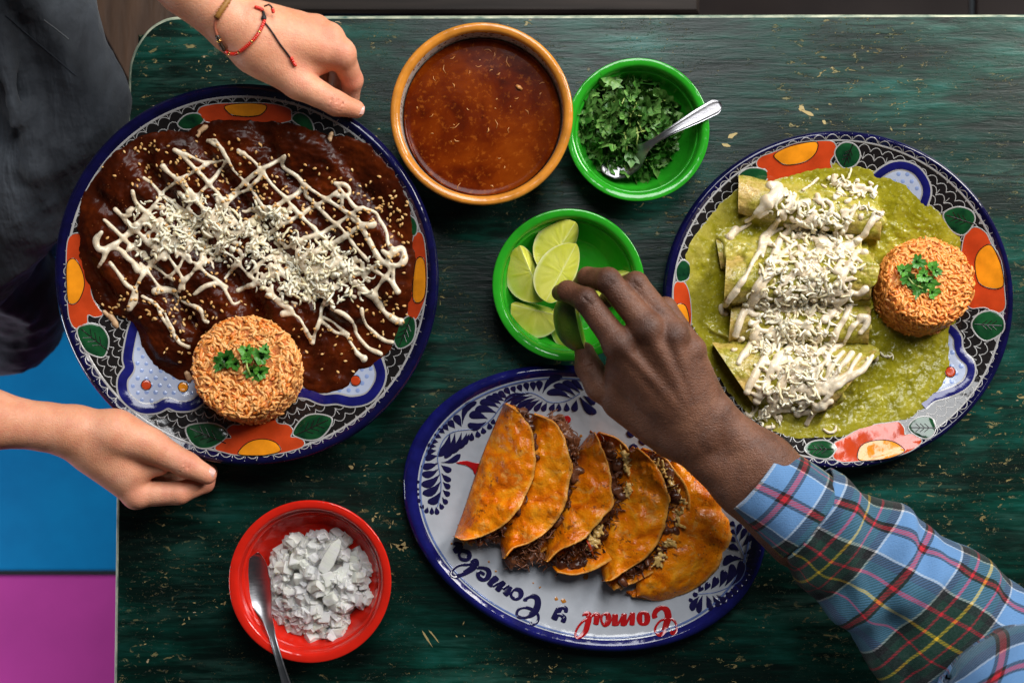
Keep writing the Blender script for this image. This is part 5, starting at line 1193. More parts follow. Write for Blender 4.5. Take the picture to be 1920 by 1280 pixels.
def wedge(label, px, py, z, axis, up, L=.056, R=.026, half=44, rind=None, group='lime wedges'):
    """lime cut lengthwise: rind on the round side, two cut faces meeting in a ridge that points along `up`"""
    ax = Vector(axis).normalized(); u = Vector(up); u = (u - ax * u.dot(ax)).normalized(); s = ax.cross(u)
    M = Matrix((ax, s, u)).transposed().to_4x4(); M.translation = P(px, py, z)
    root = empty('lime_wedge', M.translation, label, 'lime', group); A = np.array(M)
    def prof(x): return R * max(0, 1 - abs(2 * x / L) ** 2.3) ** .62 + .0006
    nx = 60; xs = np.linspace(-L / 2, L / 2, nx); na = 18; a0 = math.radians(half)
    V = []
    for x in xs:
        r = prof(x)
        for k in range(na):
            f = -a0 + 2 * a0 * k / (na - 1); V.append((x, r * math.sin(f), -r * math.cos(f) + R * .42))
    V = np.array(V); V = V @ A[:3, :3].T + A[:3, 3]
    F = grid_faces(nx, na)
    put('rind', V, F, rind or M_rind, root)
    mb = []; C = []
    for sg in (-1, 1):
        V = []; nb = 20
        for x in xs:
            r = prof(x)
            for k in range(nb):
                q = k / (nb - 1); f = sg * a0; rr_ = r * q * .997; V.append((x, rr_ * math.sin(f), -rr_ * math.cos(f) + R * .42 + .0012 * math.sin(math.pi * q) * (1 - abs(2 * x / L))))
                edge_ = max(0, (q - .86) / .14); core_ = max(0, 1 - q / .10); gg = float(vnoise(math.atan2(r * q + .004, x) * 8 + sg * 20, q * 2.2 + px, 77)); C.append((min(1, edge_ + .55 * max(0, 1 - q / .07)), .5 + .5 * gg))
        mb.append((np.array(V) @ A[:3, :3].T + A[:3, 3], grid_faces(nx, nb) if sg < 0 else [tuple(reversed(x)) for x in grid_faces(nx, nb)]))
    b = MB(); [b.add(*m) for m in mb]; c3 = np.zeros((len(C), 3)); c3[:, :2] = C
    b.build('cut_pulp', M_pulp, root, col=c3)
    return root
wedge('lime wedge at the top of the green bowl, cut faces up', 1044, 460, .030, (.50, .80, .10), (.22, -.22, .95), .054, .0275, 41)
wedge('lime wedge at the left side of the green bowl', 988, 516, .028, (.38, -.9, -.05), (.34, .12, .94), .055, .0270, 41)
wedge('pale lime wedge in the middle, its cut face partly under the fingertips', 1046, 512, .046, (-.45, -.85, .1), (.26, .06, .96), .059, .0275, 41)
wedge('dark rinded lime wedge at the bottom left of the green bowl', 1004, 592, .026, (.95, -.22, -.05), (.28, .42, .88), .049, .0265, 41, M_rind)
wedge('lime wedge mostly hidden behind the curled fingers', 1150, 528, .024, (.9, .25, 0), (0, .5, .85), .050, .022)
wedge('lime wedge under the held piece, only a pale corner showing', 1066, 612, .022, (.2, -.9, 0), (.3, .2, .9), .050, .022)

# ================================================================== CHOPPED CILANTRO
def pile(root, name, protos, n, cx, cy, rad, zb, top, bowl_fn, tilt, sc, limit, rest, bury=.55, lift=0.0):
    M = []
    for i in range(n):
        r = rad * math.sqrt(rng.random()); a = rng.random() * 6.28; dome = top * (1 - (r / rad) ** 2) ** .6 if r < rad else 0
        h = dome * (bury + (1 - bury) * rng.random()) + .001; x, y = cx + r * math.cos(a), cy + r * math.sin(a); z = max(zb + h, bowl_fn(math.hypot(x - root.location.x, y - root.location.y)) + .0015)
        nr_ = Vector((math.cos(a) * r / rad * .7, math.sin(a) * r / rad * .7, 1)) + Vector(rng.normal(0, tilt, 3))
        if nr_.z < 0: nr_.z *= -1
        M.append((z, frame((x, y, z), nr_.normalized(), rng.random() * 6.28, rng.uniform(*sc))))
    M.sort(key=lambda m: -m[0]); scatter(root, name, protos, [m[1] for m in M], limit, rest)
def bowl_floor(R, zr):
    pr = np.array(sorted([(r * R, z) for r, z in [(0, .005), (.30, .005), (.52, .0062), (.66, zr - .034), (.78, zr - .022), (.835, zr - .0115)]])); return lambda r: float(np.interp(r, pr[:, 0], pr[:, 1]))
cil = empty('chopped_cilantro', (q_cil.x, q_cil.y, .006), 'heap of dark chopped cilantro leaves in the green bowl', 'cilantro')
lp = [leaf_mesh(.0125 + .0045 * (i % 4), 70 + i, M_cil, [.5, -.5, .8, .2][i % 4]) for i in range(12)]
c0 = P(1178, 240, .02); bf = bowl_floor(R_cil, .044)
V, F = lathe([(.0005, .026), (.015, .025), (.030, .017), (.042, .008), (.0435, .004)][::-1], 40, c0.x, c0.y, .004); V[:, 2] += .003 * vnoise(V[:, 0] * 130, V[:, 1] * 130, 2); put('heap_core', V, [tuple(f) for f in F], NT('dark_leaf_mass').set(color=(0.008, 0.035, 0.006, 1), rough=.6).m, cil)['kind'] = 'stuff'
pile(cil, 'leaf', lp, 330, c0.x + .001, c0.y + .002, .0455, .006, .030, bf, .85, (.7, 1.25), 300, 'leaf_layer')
M = []
for i in range(26):
    r = .045 * math.sqrt(rng.random()); a = rng.random() * 6.28; z = .010 + .026 * (1 - (r / .047) ** 2); M.append(frame((c0.x + r * math.cos(a), c0.y + r * math.sin(a), z), (0, 0, 1), rng.random() * 6.28, rng.uniform(.7, 1.3)))
V, F = tube([(-.007, 0, 0), (0, .001, .001), (.007, 0, 0)], .0007, 5); scatter(cil, 'stem', [mesh_of('stem', V, F, M_stem)], M, 60)
w = P(1281, 295, .018); link('leaf', lp[1], cil, frame(w, (-.5, .2, 1), .4, .7))

# ================================================================== DICED ONION
t = NT('diced_onion'); f = t.noise(1, 3, .6, t.co((200, 60, 60)))
col = t.mix(t.rnd(), (0.98, 0.98, 0.96, 1), (0.93, 0.95, 0.80, 1)); r2 = t.math('FRACT', t.math('MULTIPLY', t.rnd(), 7.31)); col = t.mix(t.math('MULTIPLY', t.rng(r2, .6, .9), .35), col, (0.66, 0.58, 0.62, 1)); col = t.mix(t.rng(f, .4, .7), col, (0.88, 0.86, 0.86, 1))
M_onion = t.set(color=col, rough=0.20, sss=.5, sssr=(.9, .9, .8), ssss=.006, spec=.5, trans=.40, ior=1.12).bump([(f, .0006)]).m
def dice(i):
    r_ = np.random.default_rng(300 + i); a, b, h = r_.uniform(.0030, .0050), r_.uniform(.0028, .0046), r_.uniform(.0016, .0032)
    if i == 0: a, b, h = .0125, .0042, .0022
    if i % 5 == 1: a *= 1.7; b *= .8
    V = []
    a *= 1.22; b *= 1.22; h *= 1.95
    for z, s in ((-h, .90), (-h * .8, 1), (h * .8, 1), (h, .90)):
        for x, y in ((-1, -1), (0, -1.06), (1, -1), (1.05, 0), (1, 1), (0, 1.06), (-1, 1), (-1.05, 0)): V.append((a * x * s, b * y * s, z + .35 * h * (x * x) - .2 * h))
    V = np.array(V); sk = r_.uniform(-.25, .25); V[:, 0] += sk * V[:, 1]; V *= 1 + r_.normal(0, .05, V.shape)
    F = grid_faces(4, 8, wrap_v=True); F += [tuple(range(7, -1, -1)), tuple(range(24, 32))]
    return mesh_of('onion_piece', V, F, M_onion, smooth=False)
od = [dice(i) for i in range(16)]
on = empty('diced_onion', (q_on.x, q_on.y, .006), 'heap of translucent white diced onion in the red bowl', 'onion')
c1 = P(594, 1096, .015); bf = bowl_floor(R_on, .044)
V, F = lathe([(.0005, .019), (.015, .018), (.030, .013), (.042, .007), (.044, .004)][::-1], 40, c1.x, c1.y, .003); put('heap_core', V, [tuple(f) for f in F], M_onion, on)['kind'] = 'stuff'
pile(on, 'onion_piece', od[1:], 215, c1.x + .002, c1.y, .0475, .006, .026, bf, .7, (.75, 1.15), 300, 'onion_layer', .66)
sl = np.array([(x, y, z) for z in (-.0016, .0016) for x, y in ((-.0175, -.0040), (-.006, -.0064), (.008, -.0052), (.0165, -.0026), (.0180, .0010), (.010, .0050), (-.004, .0058), (-.015, .0046))])
sl[:, 2] += .10 * np.abs(sl[:, 1]); Fs = [(7, 6, 5, 4, 3, 2, 1, 0), (8, 9, 10, 11, 12, 13, 14, 15)] + [(k, (k + 1) % 8, 8 + (k + 1) % 8, 8 + k) for k in range(8)]
rz = lambda px, py, z, a, tx=0.0: Matrix.Translation(P(px, py, z)) @ Matrix.Rotation(a, 4, 'Z') @ Matrix.Rotation(tx, 4, 'X')
link('onion_piece', mesh_of('onion_piece', sl, Fs, M_onion, smooth=False), on, rz(619, 1042, .0345, math.radians(62), .25))
link('onion_piece', od[1], on, rz(580, 1178, .016, math.radians(85), .2)); link('onion_piece', od[2], on, rz(548, 1014, .022, math.radians(-40), .3)); link('onion_piece', od[3], on, rz(606, 1004, .024, math.radians(25), .3))

# ================================================================== SPOONS
t = NT('worn_steel'); f = t.noise(1, 3, .6, t.co((60, 900, 900))); M_steel = t.set(color=(0.38, 0.375, 0.39, 1), metal=1.0, rough=t.rng(f, .3, .7, .30, .42)).bump([(f, .00006)]).m
def spoon(label, path, wid, dep, loc):
    """path: (px, py, z); wid half-widths (m); dep concave depth"""
    root = empty('spoon', loc, label, 'spoon', None)
    n = 44; C = np.array([P(*q) for q in path]); C = resample(cr(C, 8), n)
    L = np.r_[0, np.cumsum(np.linalg.norm(np.diff(C, axis=0), axis=1))]; L /= L[-1]
    W = np.interp(L, *np.array(wid).T); Dp = np.interp(L, *np.array(dep).T)
    T_ = np.gradient(C, axis=0); V = []; m = 13; th = .0012
    for lay in (0, 1):
        for i in range(n):
            tt = T_[i] / np.linalg.norm(T_[i]); s = np.cross(tt, (0, 0, 1.0)); s /= np.linalg.norm(s); u = np.cross(s, tt)
            for k in range(m):
                q = -1 + 2 * k / (m - 1)
                prof = Dp[i] * (q * q - 1) if Dp[i] > 0 else -Dp[i] * (.0 + .55 * np.exp(-((abs(q) - .72) / .16) ** 2) - .5 * q ** 6)
                V.append(C[i] + s * W[i] * q + u * (prof - lay * (th * (1 - .85 * q * q) + .0002)))
    N = n * m; F = grid_faces(n, m); F = [tuple(reversed(f)) for f in F] + [tuple(N + i for i in f) for f in F]
    ring = [i * m for i in range(n)] + [(n - 1) * m + j for j in range(1, m)] + [i * m + m - 1 for i in range(n - 2, -1, -1)] + [j for j in range(m - 2, 0, -1)]
    for k in range(len(ring)): x, y = ring[k], ring[(k + 1) % len(ring)]; F.append((x, y, N + y, N + x))
    b = np.array(V); nb = int(np.searchsorted(L, wid[5][0] if len(wid) > 5 else .5))
    o = put('spoon_body', b, F, M_steel, root); return root
spoon('steel spoon with a grooved handle resting on the cilantro bowl rim', [(1352, 194, .0475), (1300, 222, .0495), (1255, 247, .048), (1222, 268, .040), (1196, 287, .033), (1170, 302, .0255), (1128, 319, .0235)],
      [(0, .0022), (.015, .0050), (.05, .0072), (.2, .0062), (.42, .0032), (.56, .0028), (.64, .0050), (.74, .0125), (.84, .0150), (.93, .0125), (.98, .006), (1, .0015)], [(0, -.0012), (.5, -.001), (.56, -.0004), (.62, .0004), (.74, .004), (.85, .005), (.97, .0015), (1, .0003)], P(1240, 255, .02))
spoon('steel spoon leaning in the red onion bowl with its handle off the bottom edge', [(575, 1420, .028), (556, 1340, .038), (535, 1275, .0455), (519, 1222, .0475), (507, 1178, .040), (496, 1143, .031), (486, 1112, .0285), (480, 1075, .0285), (484, 1036, .0315)],
      [(0, .0022), (.015, .0050), (.05, .0070), (.2, .0058), (.45, .0034), (.6, .0030), (.70, .0050), (.78, .0105), (.86, .0128), (.94, .0105), (.985, .005), (1, .0015)], [(0, -.0012), (.5, -.001), (.6, -.0004), (.66, .0004), (.77, .003), (.86, .0042), (.97, .0015), (1, .0003)], P(520, 1180, .02))
# ================================================================== PEOPLE
def skin(name, stops, knuckle, sss, bumpd=.0004):
    t = NT(name); f = t.noise(34, 4, .6); f2 = t.noise(420, 3, .6); col = t.ramp(f, stops)
    a = t.attr('Col'); sp_ = t.n('SeparateColor'); t.l(a, sp_.inputs[0])
    col = t.mix(sp_.outputs[0], col, knuckle)
    bl = t.noise(85, 3, .6); col = t.mix(t.math('MULTIPLY', t.rng(bl, .48, .68), .35), col, knuckle); fine = t.voro(900); lines = t.noise(1, 3, .6, t.co((260, 900, 500), (0, 0, .7)))
    t.set(color=col, rough=t.rng(f2, .3, .7, .38, .55), sss=sss, sssr=(1.0, .35, .18), ssss=.004, spec=.32)
    return t.bump([(f2, bumpd * .5), (fine, bumpd * .35), (lines, bumpd * .5)]).m
M_fair = skin('fair_skin', [(0.3, (0.62, 0.255, 0.135)), (0.55, (0.71, 0.33, 0.195)), (0.75, (0.77, 0.39, 0.25))], (0.58, 0.18, 0.12, 1), .20, .00045)
M_brown = skin('dark_brown_skin', [(0.3, (0.088, 0.034, 0.018)), (0.55, (0.145, 0.060, 0.033)), (0.75, (0.205, 0.092, 0.052))], (0.045, 0.020, 0.014, 1), .10, .0009)
M_nail = NT('pale_nail').set(color=(0.72, 0.42, 0.36, 1), rough=.28, coat=.3).m
M_nail2 = NT('brown_nail').set(color=(0.36, 0.19, 0.14, 1), rough=.3, coat=.2).m
W = lambda px, py, z: np.array(P(px, py, z))
def masks(V, spots):
    m = np.zeros(len(V))
    for (px, py, z), r, a in spots:
        d = np.linalg.norm(V - W(px, py, z), axis=1); m = np.maximum(m, a * np.exp(-(d / r) ** 2))
    c = np.zeros((len(V), 3)); c[:, 0] = m; return c
def nail(parent, tip, back, up, w, l, mat):
    t_ = Vector(tip) - Vector(back); t_.normalize(); u = Vector(up); u = (u - t_ * u.dot(t_)).normalized(); s = t_.cross(u)
    V = []; F = []; m, n = 7, 6
    for i in range(n):
        for j in range(m):
            q = -1 + 2 * j / (m - 1); v = i / (n - 1); ww = w * (math.sin(math.pi * (.22 + .62 * v)) ** .5)
            V.append(Vector(tip) + t_ * (l * (v - .75)) + s * ww * q + u * (-.45 * w * q * q - .10 * l * (v - .5) ** 2))
    return put('nail', V, grid_faces(n, m), mat, parent)

# ---------------- right-hand person: brown hand taking a lime wedge
per2 = empty('person', P(1500, 950, .0), 'person in a plaid flannel shirt reaching over to pick up a lime wedge', 'person')
a0, b0 = W(1020, 980, .0), W(1720, 470, .0)
sd = SDF((W(1010, 1000, .09)[0], W(1500, 1080, .09)[1] , .045), (W(1560, 640, .09)[0], W(1100, 470, .09)[1], .155), .0012)
c = lambda A, ra, B, rb, k=.010: sd.cone(W(*A), W(*B), ra, rb, k)
# forearm and wrist (two bones wide)
c((1530, 965, .094), .031, (1428, 872, .094), .0275); c((1500, 1000, .090), .031, (1398, 905, .090), .0275)
c((1428, 872, .094), .0275, (1345, 792, .097), .0195); c((1398, 905, .090), .0275, (1297, 832, .093), .0195)
# palm: metacarpals
c((1312, 805, .097), .0195, (1262, 738, .104), .0180, .012)
for A, ra, B, rb in (((1292, 822, .096), .0180, (1158, 648, .121), .0130), ((1306, 808, .099), .0185, (1212, 620, .126), .0130), ((1322, 795, .099), .0180, (1262, 632, .121), .0122), ((1338, 783, .094), .0170, (1296, 660, .111), .0112)): c(A, ra, B, rb, .010)
c((1262, 790, .088), .0210, (1180, 690, .100), .0180, .010); c((1290, 780, .086), .0180, (1262, 690, .098), .0160, .010)
# thumb base and web
c((1258, 815, .086), .0200, (1165, 752, .084), .0170, .010); c((1150, 735, .088), .0100, (1165, 675, .108), .0100, .010)
# tendons and wrist bones
for A, B in (((1282, 775, .1185), (1163, 645, .1335)), ((1292, 765, .1195), (1216, 618, .1375)), ((1304, 760, .1185), (1263, 630, .1325))): sd.cone(W(*A), W(*B), .0022, .0032, .0055)
for A, r in (((1162, 643, .1245), .0115), ((1214, 614, .1295), .0118), ((1264, 627, .1240), .0108), ((1298, 655, .1140), .0098)): sd.cone(W(*A), W(*A) + .0001, r, r, .006)
sd.cone(W(1276, 768, .1125), W(1268, 760, .1125), .0062, .005, .007); sd.cone(W(1322, 818, .108), W(1330, 826, .108), .0075, .006, .008); sd.cone(W(1352, 776, .104), W(1356, 780, .104), .0105, .009, .010)
sd.chain([W(1158, 642, .122), W(1098, 562, .121), W(1064, 546, .106), W(1050, 549, .094)], [.0122, .0104, .0090, .0074], .003, .0010, .007, .018)
sd.chain([W(1213, 612, .127), W(1140, 526, .122), W(1102, 521, .100), W(1085, 540, .084)], [.0125, .0108, .0092, .0078], .003, .0010, .007, .018)
sd.chain([W(1264, 626, .121), W(1192, 532, .113), W(1158, 540, .091), W(1138, 562, .079)], [.0118, .0102, .0088, .0074], .003, .0010, .007, .018)
sd.chain([W(1298, 655, .111), W(1248, 577, .097), W(1215, 580, .079), W(1195, 598, .070)], [.0108, .0092, .0078, .0066], .003, .0010, .007, .016)
sd.chain([W(1232, 795, .086), W(1127, 722, .082), W(1103, 687, .079), W(1096, 660, .076)], [.0180, .0140, .0115, .0090], .004, .0012, .009, .022)
# finger joints: a little bulge over each, creases across
for A, r in (((1098, 561, .1235), .0088), ((1140, 525, .1245), .0092), ((1192, 531, .1155), .0086)): sd.cone(W(*A), W(*A) + .0001, r, r, .003)
for q, d in (((1098, 561, .1335), (9, -11)), ((1141, 526, .1352), (5, -14)), ((1192, 532, .1252), (4, -14))):
    for o in (-9, -3, 3, 9):
        ox, oy = o * .75, o * .75; e = np.array(d)
        A = W(q[0] + ox - e[1] * .55, q[1] + oy + e[0] * .55, q[2] - abs(o) * .0001 - .0015); B = W(q[0] + ox + e[1] * .55, q[1] + oy - e[0] * .55, q[2] - abs(o) * .0001 - .0015)
        mid = W(q[0] + ox, q[1] + oy, q[2] - abs(o) * .00012 + .0003); sd.cut(A, mid, .0003, .0006, .0010); sd.cut(mid, B, .0006, .0003, .0010)
sd.cut(W(1088, 690, .0905), W(1112, 684, .0905), .0007, .0005, .0012)
V, Q = sd.mesh(2)
spots = [((1098, 561, .130), .009, .75), ((1140, 526, .132), .0095, .75), ((1192, 532, .122), .009, .65), ((1162, 643, .135), .010, .55), ((1214, 612, .140), .012, .85), ((1264, 627, .134), .010, .7), ((1322, 820, .115), .012, .5)]
body2 = put('body', V, Q, M_brown, per2, col=masks(V, spots))
nail(per2, P(1043, 548, .0985), P(1064, 546, .106), (-.55, .25, .8), .0046, .010, M_nail2)
wedge('dark green lime wedge being lifted between brown fingers and thumb', 1070, 604, .0745, (-.20, .96, .08), (.88, .2, -.18), .060, .0240, 66, M_rind2, None)

# ---------------- shirt sleeve
t = NT('tartan_flannel'); uvn = t.n('UVMap'); uvn.uv_map = 'UVMap'; sx = t.n('SeparateXYZ'); t.l(uvn.outputs[0], sx.inputs[0])
sq = lambda r, g, b: (r ** .5, g ** .5, b ** .5, 1)
BL, DK, GR, RD, YE, WH = sq(0.135, 0.30, 0.58), sq(0.003, 0.004, 0.006), sq(0.001, 0.032, 0.020), sq(0.62, 0.010, 0.025), sq(0.80, 0.47, 0.012), sq(0.72, 0.72, 0.74)
sett_v = [(0, WH), (.012, BL), (.125, DK), (.145, RD), (.172, DK), (.190, BL), (.305, WH), (.317, DK), (.36, GR), (.41, RD), (.422, GR), (.50, YE), (.514, GR), (.60, RD), (.612, GR), (.70, DK), (.77, GR), (.90, DK)]
sett = [(0, WH), (.014, BL), (.235, DK), (.255, RD), (.290, DK), (.310, BL), (.540, WH), (.556, DK), (.61, GR), (.665, RD), (.685, GR), (.765, YE), (.785, GR), (.865, RD), (.882, GR), (.94, DK)]
u = t.math('FRACT', sx.outputs[0]); v = t.math('FRACT', sx.outputs[1])
cu = t.ramp(u, sett, 'CONSTANT'); cv = t.ramp(v, sett_v, 'CONSTANT')
twill = t.math('FRACT', t.math('MULTIPLY', t.math('ADD', sx.outputs[0], sx.outputs[1]), 42.0)); tw = t.math('GREATER_THAN', twill, 0.5)
col = t.mix(t.math('ADD', t.math('MULTIPLY', tw, 0.24), 0.38), cu, cv); col = t.mix(1.0, col, col, 'MULTIPLY'); col = t.mix(1.0, col, (.66, .66, .66, 1), 'MULTIPLY'); fz = t.noise(500, 3)
col = t.mix(t.math('MULTIPLY', t.rng(fz, .4, .7), .03), col, (0.35, 0.40, 0.45, 1))
M_plaid = t.set(color=col, rough=.85, spec=.2, sheen=.15).bump([(twill, .0003), (t.noise(700, 2), .0004)]).m
def sleeve(name, pairs, zc, hz, seed, wr, uv0, uvrot=0.0, per=.105, perv=.15, swap=False, thick=.0022, nphi=72, ns=90, fold=None):
    U = resample(cr([p[0] for p in pairs], 6), ns); Lw = resample(cr([p[1] for p in pairs], 6), ns)
    zz = np.interp(np.linspace(0, 1, ns), np.linspace(0, 1, len(zc)), zc); hh = np.interp(np.linspace(0, 1, ns), np.linspace(0, 1, len(hz)), hz)
    V = np.zeros((ns, nphi + 1, 3)); UV = np.zeros((ns, nphi + 1, 2)); cen = []
    for i in range(ns):
        a = np.array(P(U[i, 0], U[i, 1], zz[i])); b = np.array(P(Lw[i, 0], Lw[i, 1], zz[i])); cen.append((a + b) / 2)
    cen = np.array(cen); sl = np.r_[0, np.cumsum(np.linalg.norm(np.diff(cen, axis=0), axis=1))]
    for i in range(ns):
        a = np.array(P(U[i, 0], U[i, 1], zz[i])); b = np.array(P(Lw[i, 0], Lw[i, 1], zz[i])); c_ = (a + b) / 2; hv = (a - b) / 2; r = np.linalg.norm(hv)
        for k in range(nphi + 1):
            f = 2 * math.pi * k / nphi; cf, sf = math.cos(f), math.sin(f)
            e = .9; x = np.sign(cf) * abs(cf) ** e; y = np.sign(sf) * abs(sf) ** e
            s = sl[i]; fy = math.sin(f) * .02
            w1 = wr * (.0042 * vnoise(s * 30 + cf * 1.1, cf * 1.5 + sf * .9 + seed, seed) + .0022 * vnoise(s * 75 + cf * 2.2, cf * 2 + sf * 2, seed + 3))
            if fold is not None:
                for fs, fa, fw, sl_ in fold: w1 += fa * math.exp(-((s + sl_ * cf - fs) / fw) ** 2) * (.35 + .65 * max(0, sf))
            n_ = hv / r * x + np.array([0, 0, 1.0]) * y
            V[i, k] = c_ + hv * x + np.array([0, 0, hh[i]]) * y + n_ * float(w1)
            uu, vv = s / per, (k / nphi) * (2 * math.pi * (r + hh[i]) / 2) / perv
            UV[i, k] = (vv + uv0[1], uu + uv0[0]) if swap else (uu + uv0[0] + uvrot * vv, vv + uv0[1])
    n = nphi + 1; top = V.reshape(-1, 3); nn = np.zeros_like(V); cc = cen[:, None, :]; nn = V - cc; nn /= np.linalg.norm(nn, axis=2, keepdims=True); bot = (V - nn * thick).reshape(-1, 3)
    F = grid_faces(ns, n); N = ns * n
    a, b, d = top[F[30][0]], top[F[30][1]], top[F[30][2]]
    if np.cross(b - a, d - a) @ nn.reshape(-1, 3)[F[30][0]] < 0: F = [tuple(reversed(q)) for q in F]
    F = F + [tuple(N + i for i in reversed(q)) for q in F]
    for i0 in (0, ns - 1):
        for k in range(nphi): F.append((i0 * n + k, i0 * n + k + 1, N + i0 * n + k + 1, N + i0 * n + k) if i0 else (i0 * n + k + 1, i0 * n + k, N + i0 * n + k, N + i0 * n + k + 1))
    return put(name, np.concatenate([top, bot]), F, M_plaid, per2, uv=np.concatenate([UV.reshape(-1, 2)] * 2))
shirt = sleeve('shirt_sleeve', [((1560, 888), (1452, 1026)), ((1590, 902), (1474, 1052)), ((1632, 926), (1509, 1094)), ((1695, 955), (1546, 1131)), ((1750, 990), (1573, 1166)), ((1806, 1027), (1595, 1197)), ((1850, 1056), (1632, 1243)), ((1925, 1106), (1672, 1295)), ((2010, 1165), (1745, 1375)), ((2140, 1260), (1870, 1480)), ((2300, 1370), (2010, 1600))],
    [.092, .092, .093, .095, .10, .115, .13], [.036, .040, .043, .046, .050, .055, .060], 11, 1.25, (.46, .875), .0, .108, ns=140, fold=[(.030, .004, .010, .010), (.075, -.004, .012, -.018), (.105, .005, .012, -.02), (.150, .006, .013, .012), (.175, -.004, .01, .01)])
cuff = sleeve('shirt_cuff', [((1462, 830), (1364, 955)), ((1490, 846), (1388, 976)), ((1525, 868), (1418, 1004)), ((1573, 899), (1460, 1040))], [.092, .092], [.0345, .040], 23, .35, (.0, .70), .0, .15, .105, True, .0030, ns=40)
sleeve('upper_sleeve', [((1778, 1268), (1772, 1276)), ((1786, 1250), (1762, 1294)), ((1800, 1232), (1752, 1325)), ((1842, 1202), (1745, 1385)), ((1925, 1166), (1775, 1440)), ((2050, 1190), (1880, 1540)), ((2250, 1330), (2060, 1690)), ((2420, 1470), (2230, 1830))], [.145, .15, .16, .17, .19, .21], [.010, .040, .052, .060, .066, .07], 31, .9, (.10, .80), .0, .108, ns=70)

# ---------------- left-hand person: two fair hands holding the plate, dark apron and trousers
per1 = empty('person', P(-40, 300, -.75), 'person in dark apron and trousers holding the mole plate with both hands', 'person')
# upper hand (left hand)
zt = float(pm.px([(640, 205)])[0, 2])
sd = SDF((W(180, 0, .08)[0], W(300, 265, .08)[1], .005), (W(700, 0, .08)[0], W(300, -260, .12)[1], .185), .0012)
o = zt + .008
c = lambda A, ra, B, rb, k=.010: sd.cone(W(*A), W(*B), ra, rb, k)
c((225, -125, o + .075), .0275, (345, -35, o + .055), .0235); c((345, -35, o + .055), .0235, (440, 42, o + .036), .0205); c((360, -20, o + .052), .0225, (435, 50, o + .034), .0200)
c((450, 38, o + .037), .0180, (500, 58, o + .033), .0190); c((440, 55, o + .034), .0190, (490, 92, o + .030), .0200)
for A, ra, B, rb in (((478, 70, o + .034), .0190, (640, 102, o + .017), .0120), ((480, 60, o + .034), .0185, (618, 72, o + .018), .0120), ((482, 52, o + .033), .0180, (592, 55, o + .014), .0115), ((482, 48, o + .030), .0170, (556, 46, o + .010), .0110)): c(A, ra, B, rb)
c((485, 85, o + .028), .0200, (580, 100, o + .010), .0160); c((480, 95, o + .030), .0190, (555, 142, o + .018), .0150)
for A, r in (((640, 98, o + .0195), .0108), ((618, 68, o + .0205), .0106), ((592, 52, o + .0165), .0100)): sd.cone(W(*A), W(*A) + .0001, r, r, .005)
c((560, 135, o + .014), .009, (620, 110, o + .010), .009, .008)
sd.chain([W(640, 102, o + .016), W(660, 150, o - .008), W(655, 182, o - .024), W(636, 205, o - .031)], [.0118, .0096, .0086, .0074], .003, .0010, .006, .016)
sd.chain([W(618, 72, o + .016), W(640, 122, o - .016), W(634, 165, o - .030), W(615, 195, o - .035)], [.0118, .0096, .0086, .0074], .003, .0010, .006, .016)
sd.chain([W(592, 55, o + .012), W(610, 105, o - .020), W(604, 150, o - .032), W(590, 180, o - .036)], [.0112, .0092, .0082, .007], .003, .0010, .006, .016)
sd.chain([W(556, 46, o + .008), W(580, 95, o - .018), W(572, 135, o - .030), W(560, 165, o - .034)], [.0104, .0084, .0074, .0064], .003, .0010, .006, .016)
sd.chain([W(500, 112, o + .026), W(560, 156, o + .018), W(630, 194, o + .006), W(667, 205, o + .003)], [.0170, .0138, .0104, .0080], .004, .0010, .010, .020)
for q in ((598, 168, o + .0255), (622, 186, o + .0180), (632, 191, o + .0165), (642, 195, o + .0145)):
    sd.cut(W(q[0] + 9, q[1] - 13, q[2] - .003), W(q[0], q[1], q[2]), .0003, .0006, .0011); sd.cut(W(q[0], q[1], q[2]), W(q[0] - 7, q[1] + 14, q[2] - .003), .0006, .0003, .0011)
V1, Q1 = sd.mesh(2)
sp1 = [((640, 98, o + .03), .012, .45), ((618, 68, o + .03), .012, .4), ((592, 52, o + .026), .011, .35), ((630, 192, o + .016), .010, .5), ((672, 205, o), .009, .7), ((662, 150, o), .012, .6), ((560, 130, o + .03), .012, .3)]
# lower hand (right hand)
zb_ = float(pm.px([(385, 862)])[0, 2]); o2 = zb_ + .008
sd2 = SDF((W(-230, 0, .1)[0], W(0, 985, .1)[1], .01), (W(430, 0, .1)[0], W(0, 640, .1)[1], .185), .0012)
c = lambda A, ra, B, rb, k=.010: sd2.cone(W(*A), W(*B), ra, rb, k)
c((-190, 760, o2 + .062), .0290, (-30, 785, o2 + .046), .0255); c((-30, 785, o2 + .046), .0255, (95, 801, o2 + .028), .0195); c((95, 801, o2 + .028), .0195, (135, 808, o2 + .025), .0190)
for A, ra, B, rb in (((140, 815, o2 + .022), .0200, (256, 926, o2 + .002), .0125), ((140, 810, o2 + .018), .0190, (252, 915, o2 - .016), .0122), ((145, 806, o2 + .010), .0180, (245, 898, o2 - .030), .0115), ((145, 806, o2 + .004), .0170, (235, 875, o2 - .040), .0105)): c(A, ra, B, rb)
c((140, 806, o2 + .024), .0190, (215, 812, o2 + .020), .0195); c((215, 812, o2 + .020), .0195, (278, 832, o2 + .016), .0155); c((180, 840, o2 + .016), .0200, (240, 880, o2 + .008), .0175)
for A, r in (((256, 928, o2 + .004), .0112), ((252, 916, o2 - .014), .011)): sd2.cone(W(*A), W(*A) + .0001, r, r, .005)
c((260, 880, o2 + .006), .010, (300, 872, o2 + .004), .009, .008)
sd2.chain([W(256, 926, o2 + .001), W(336, 924, o2 - .004), W(383, 905, o2 - .016), W(392, 884, o2 - .024)], [.0122, .0100, .0090, .0078], .003, .0010, .006, .016)
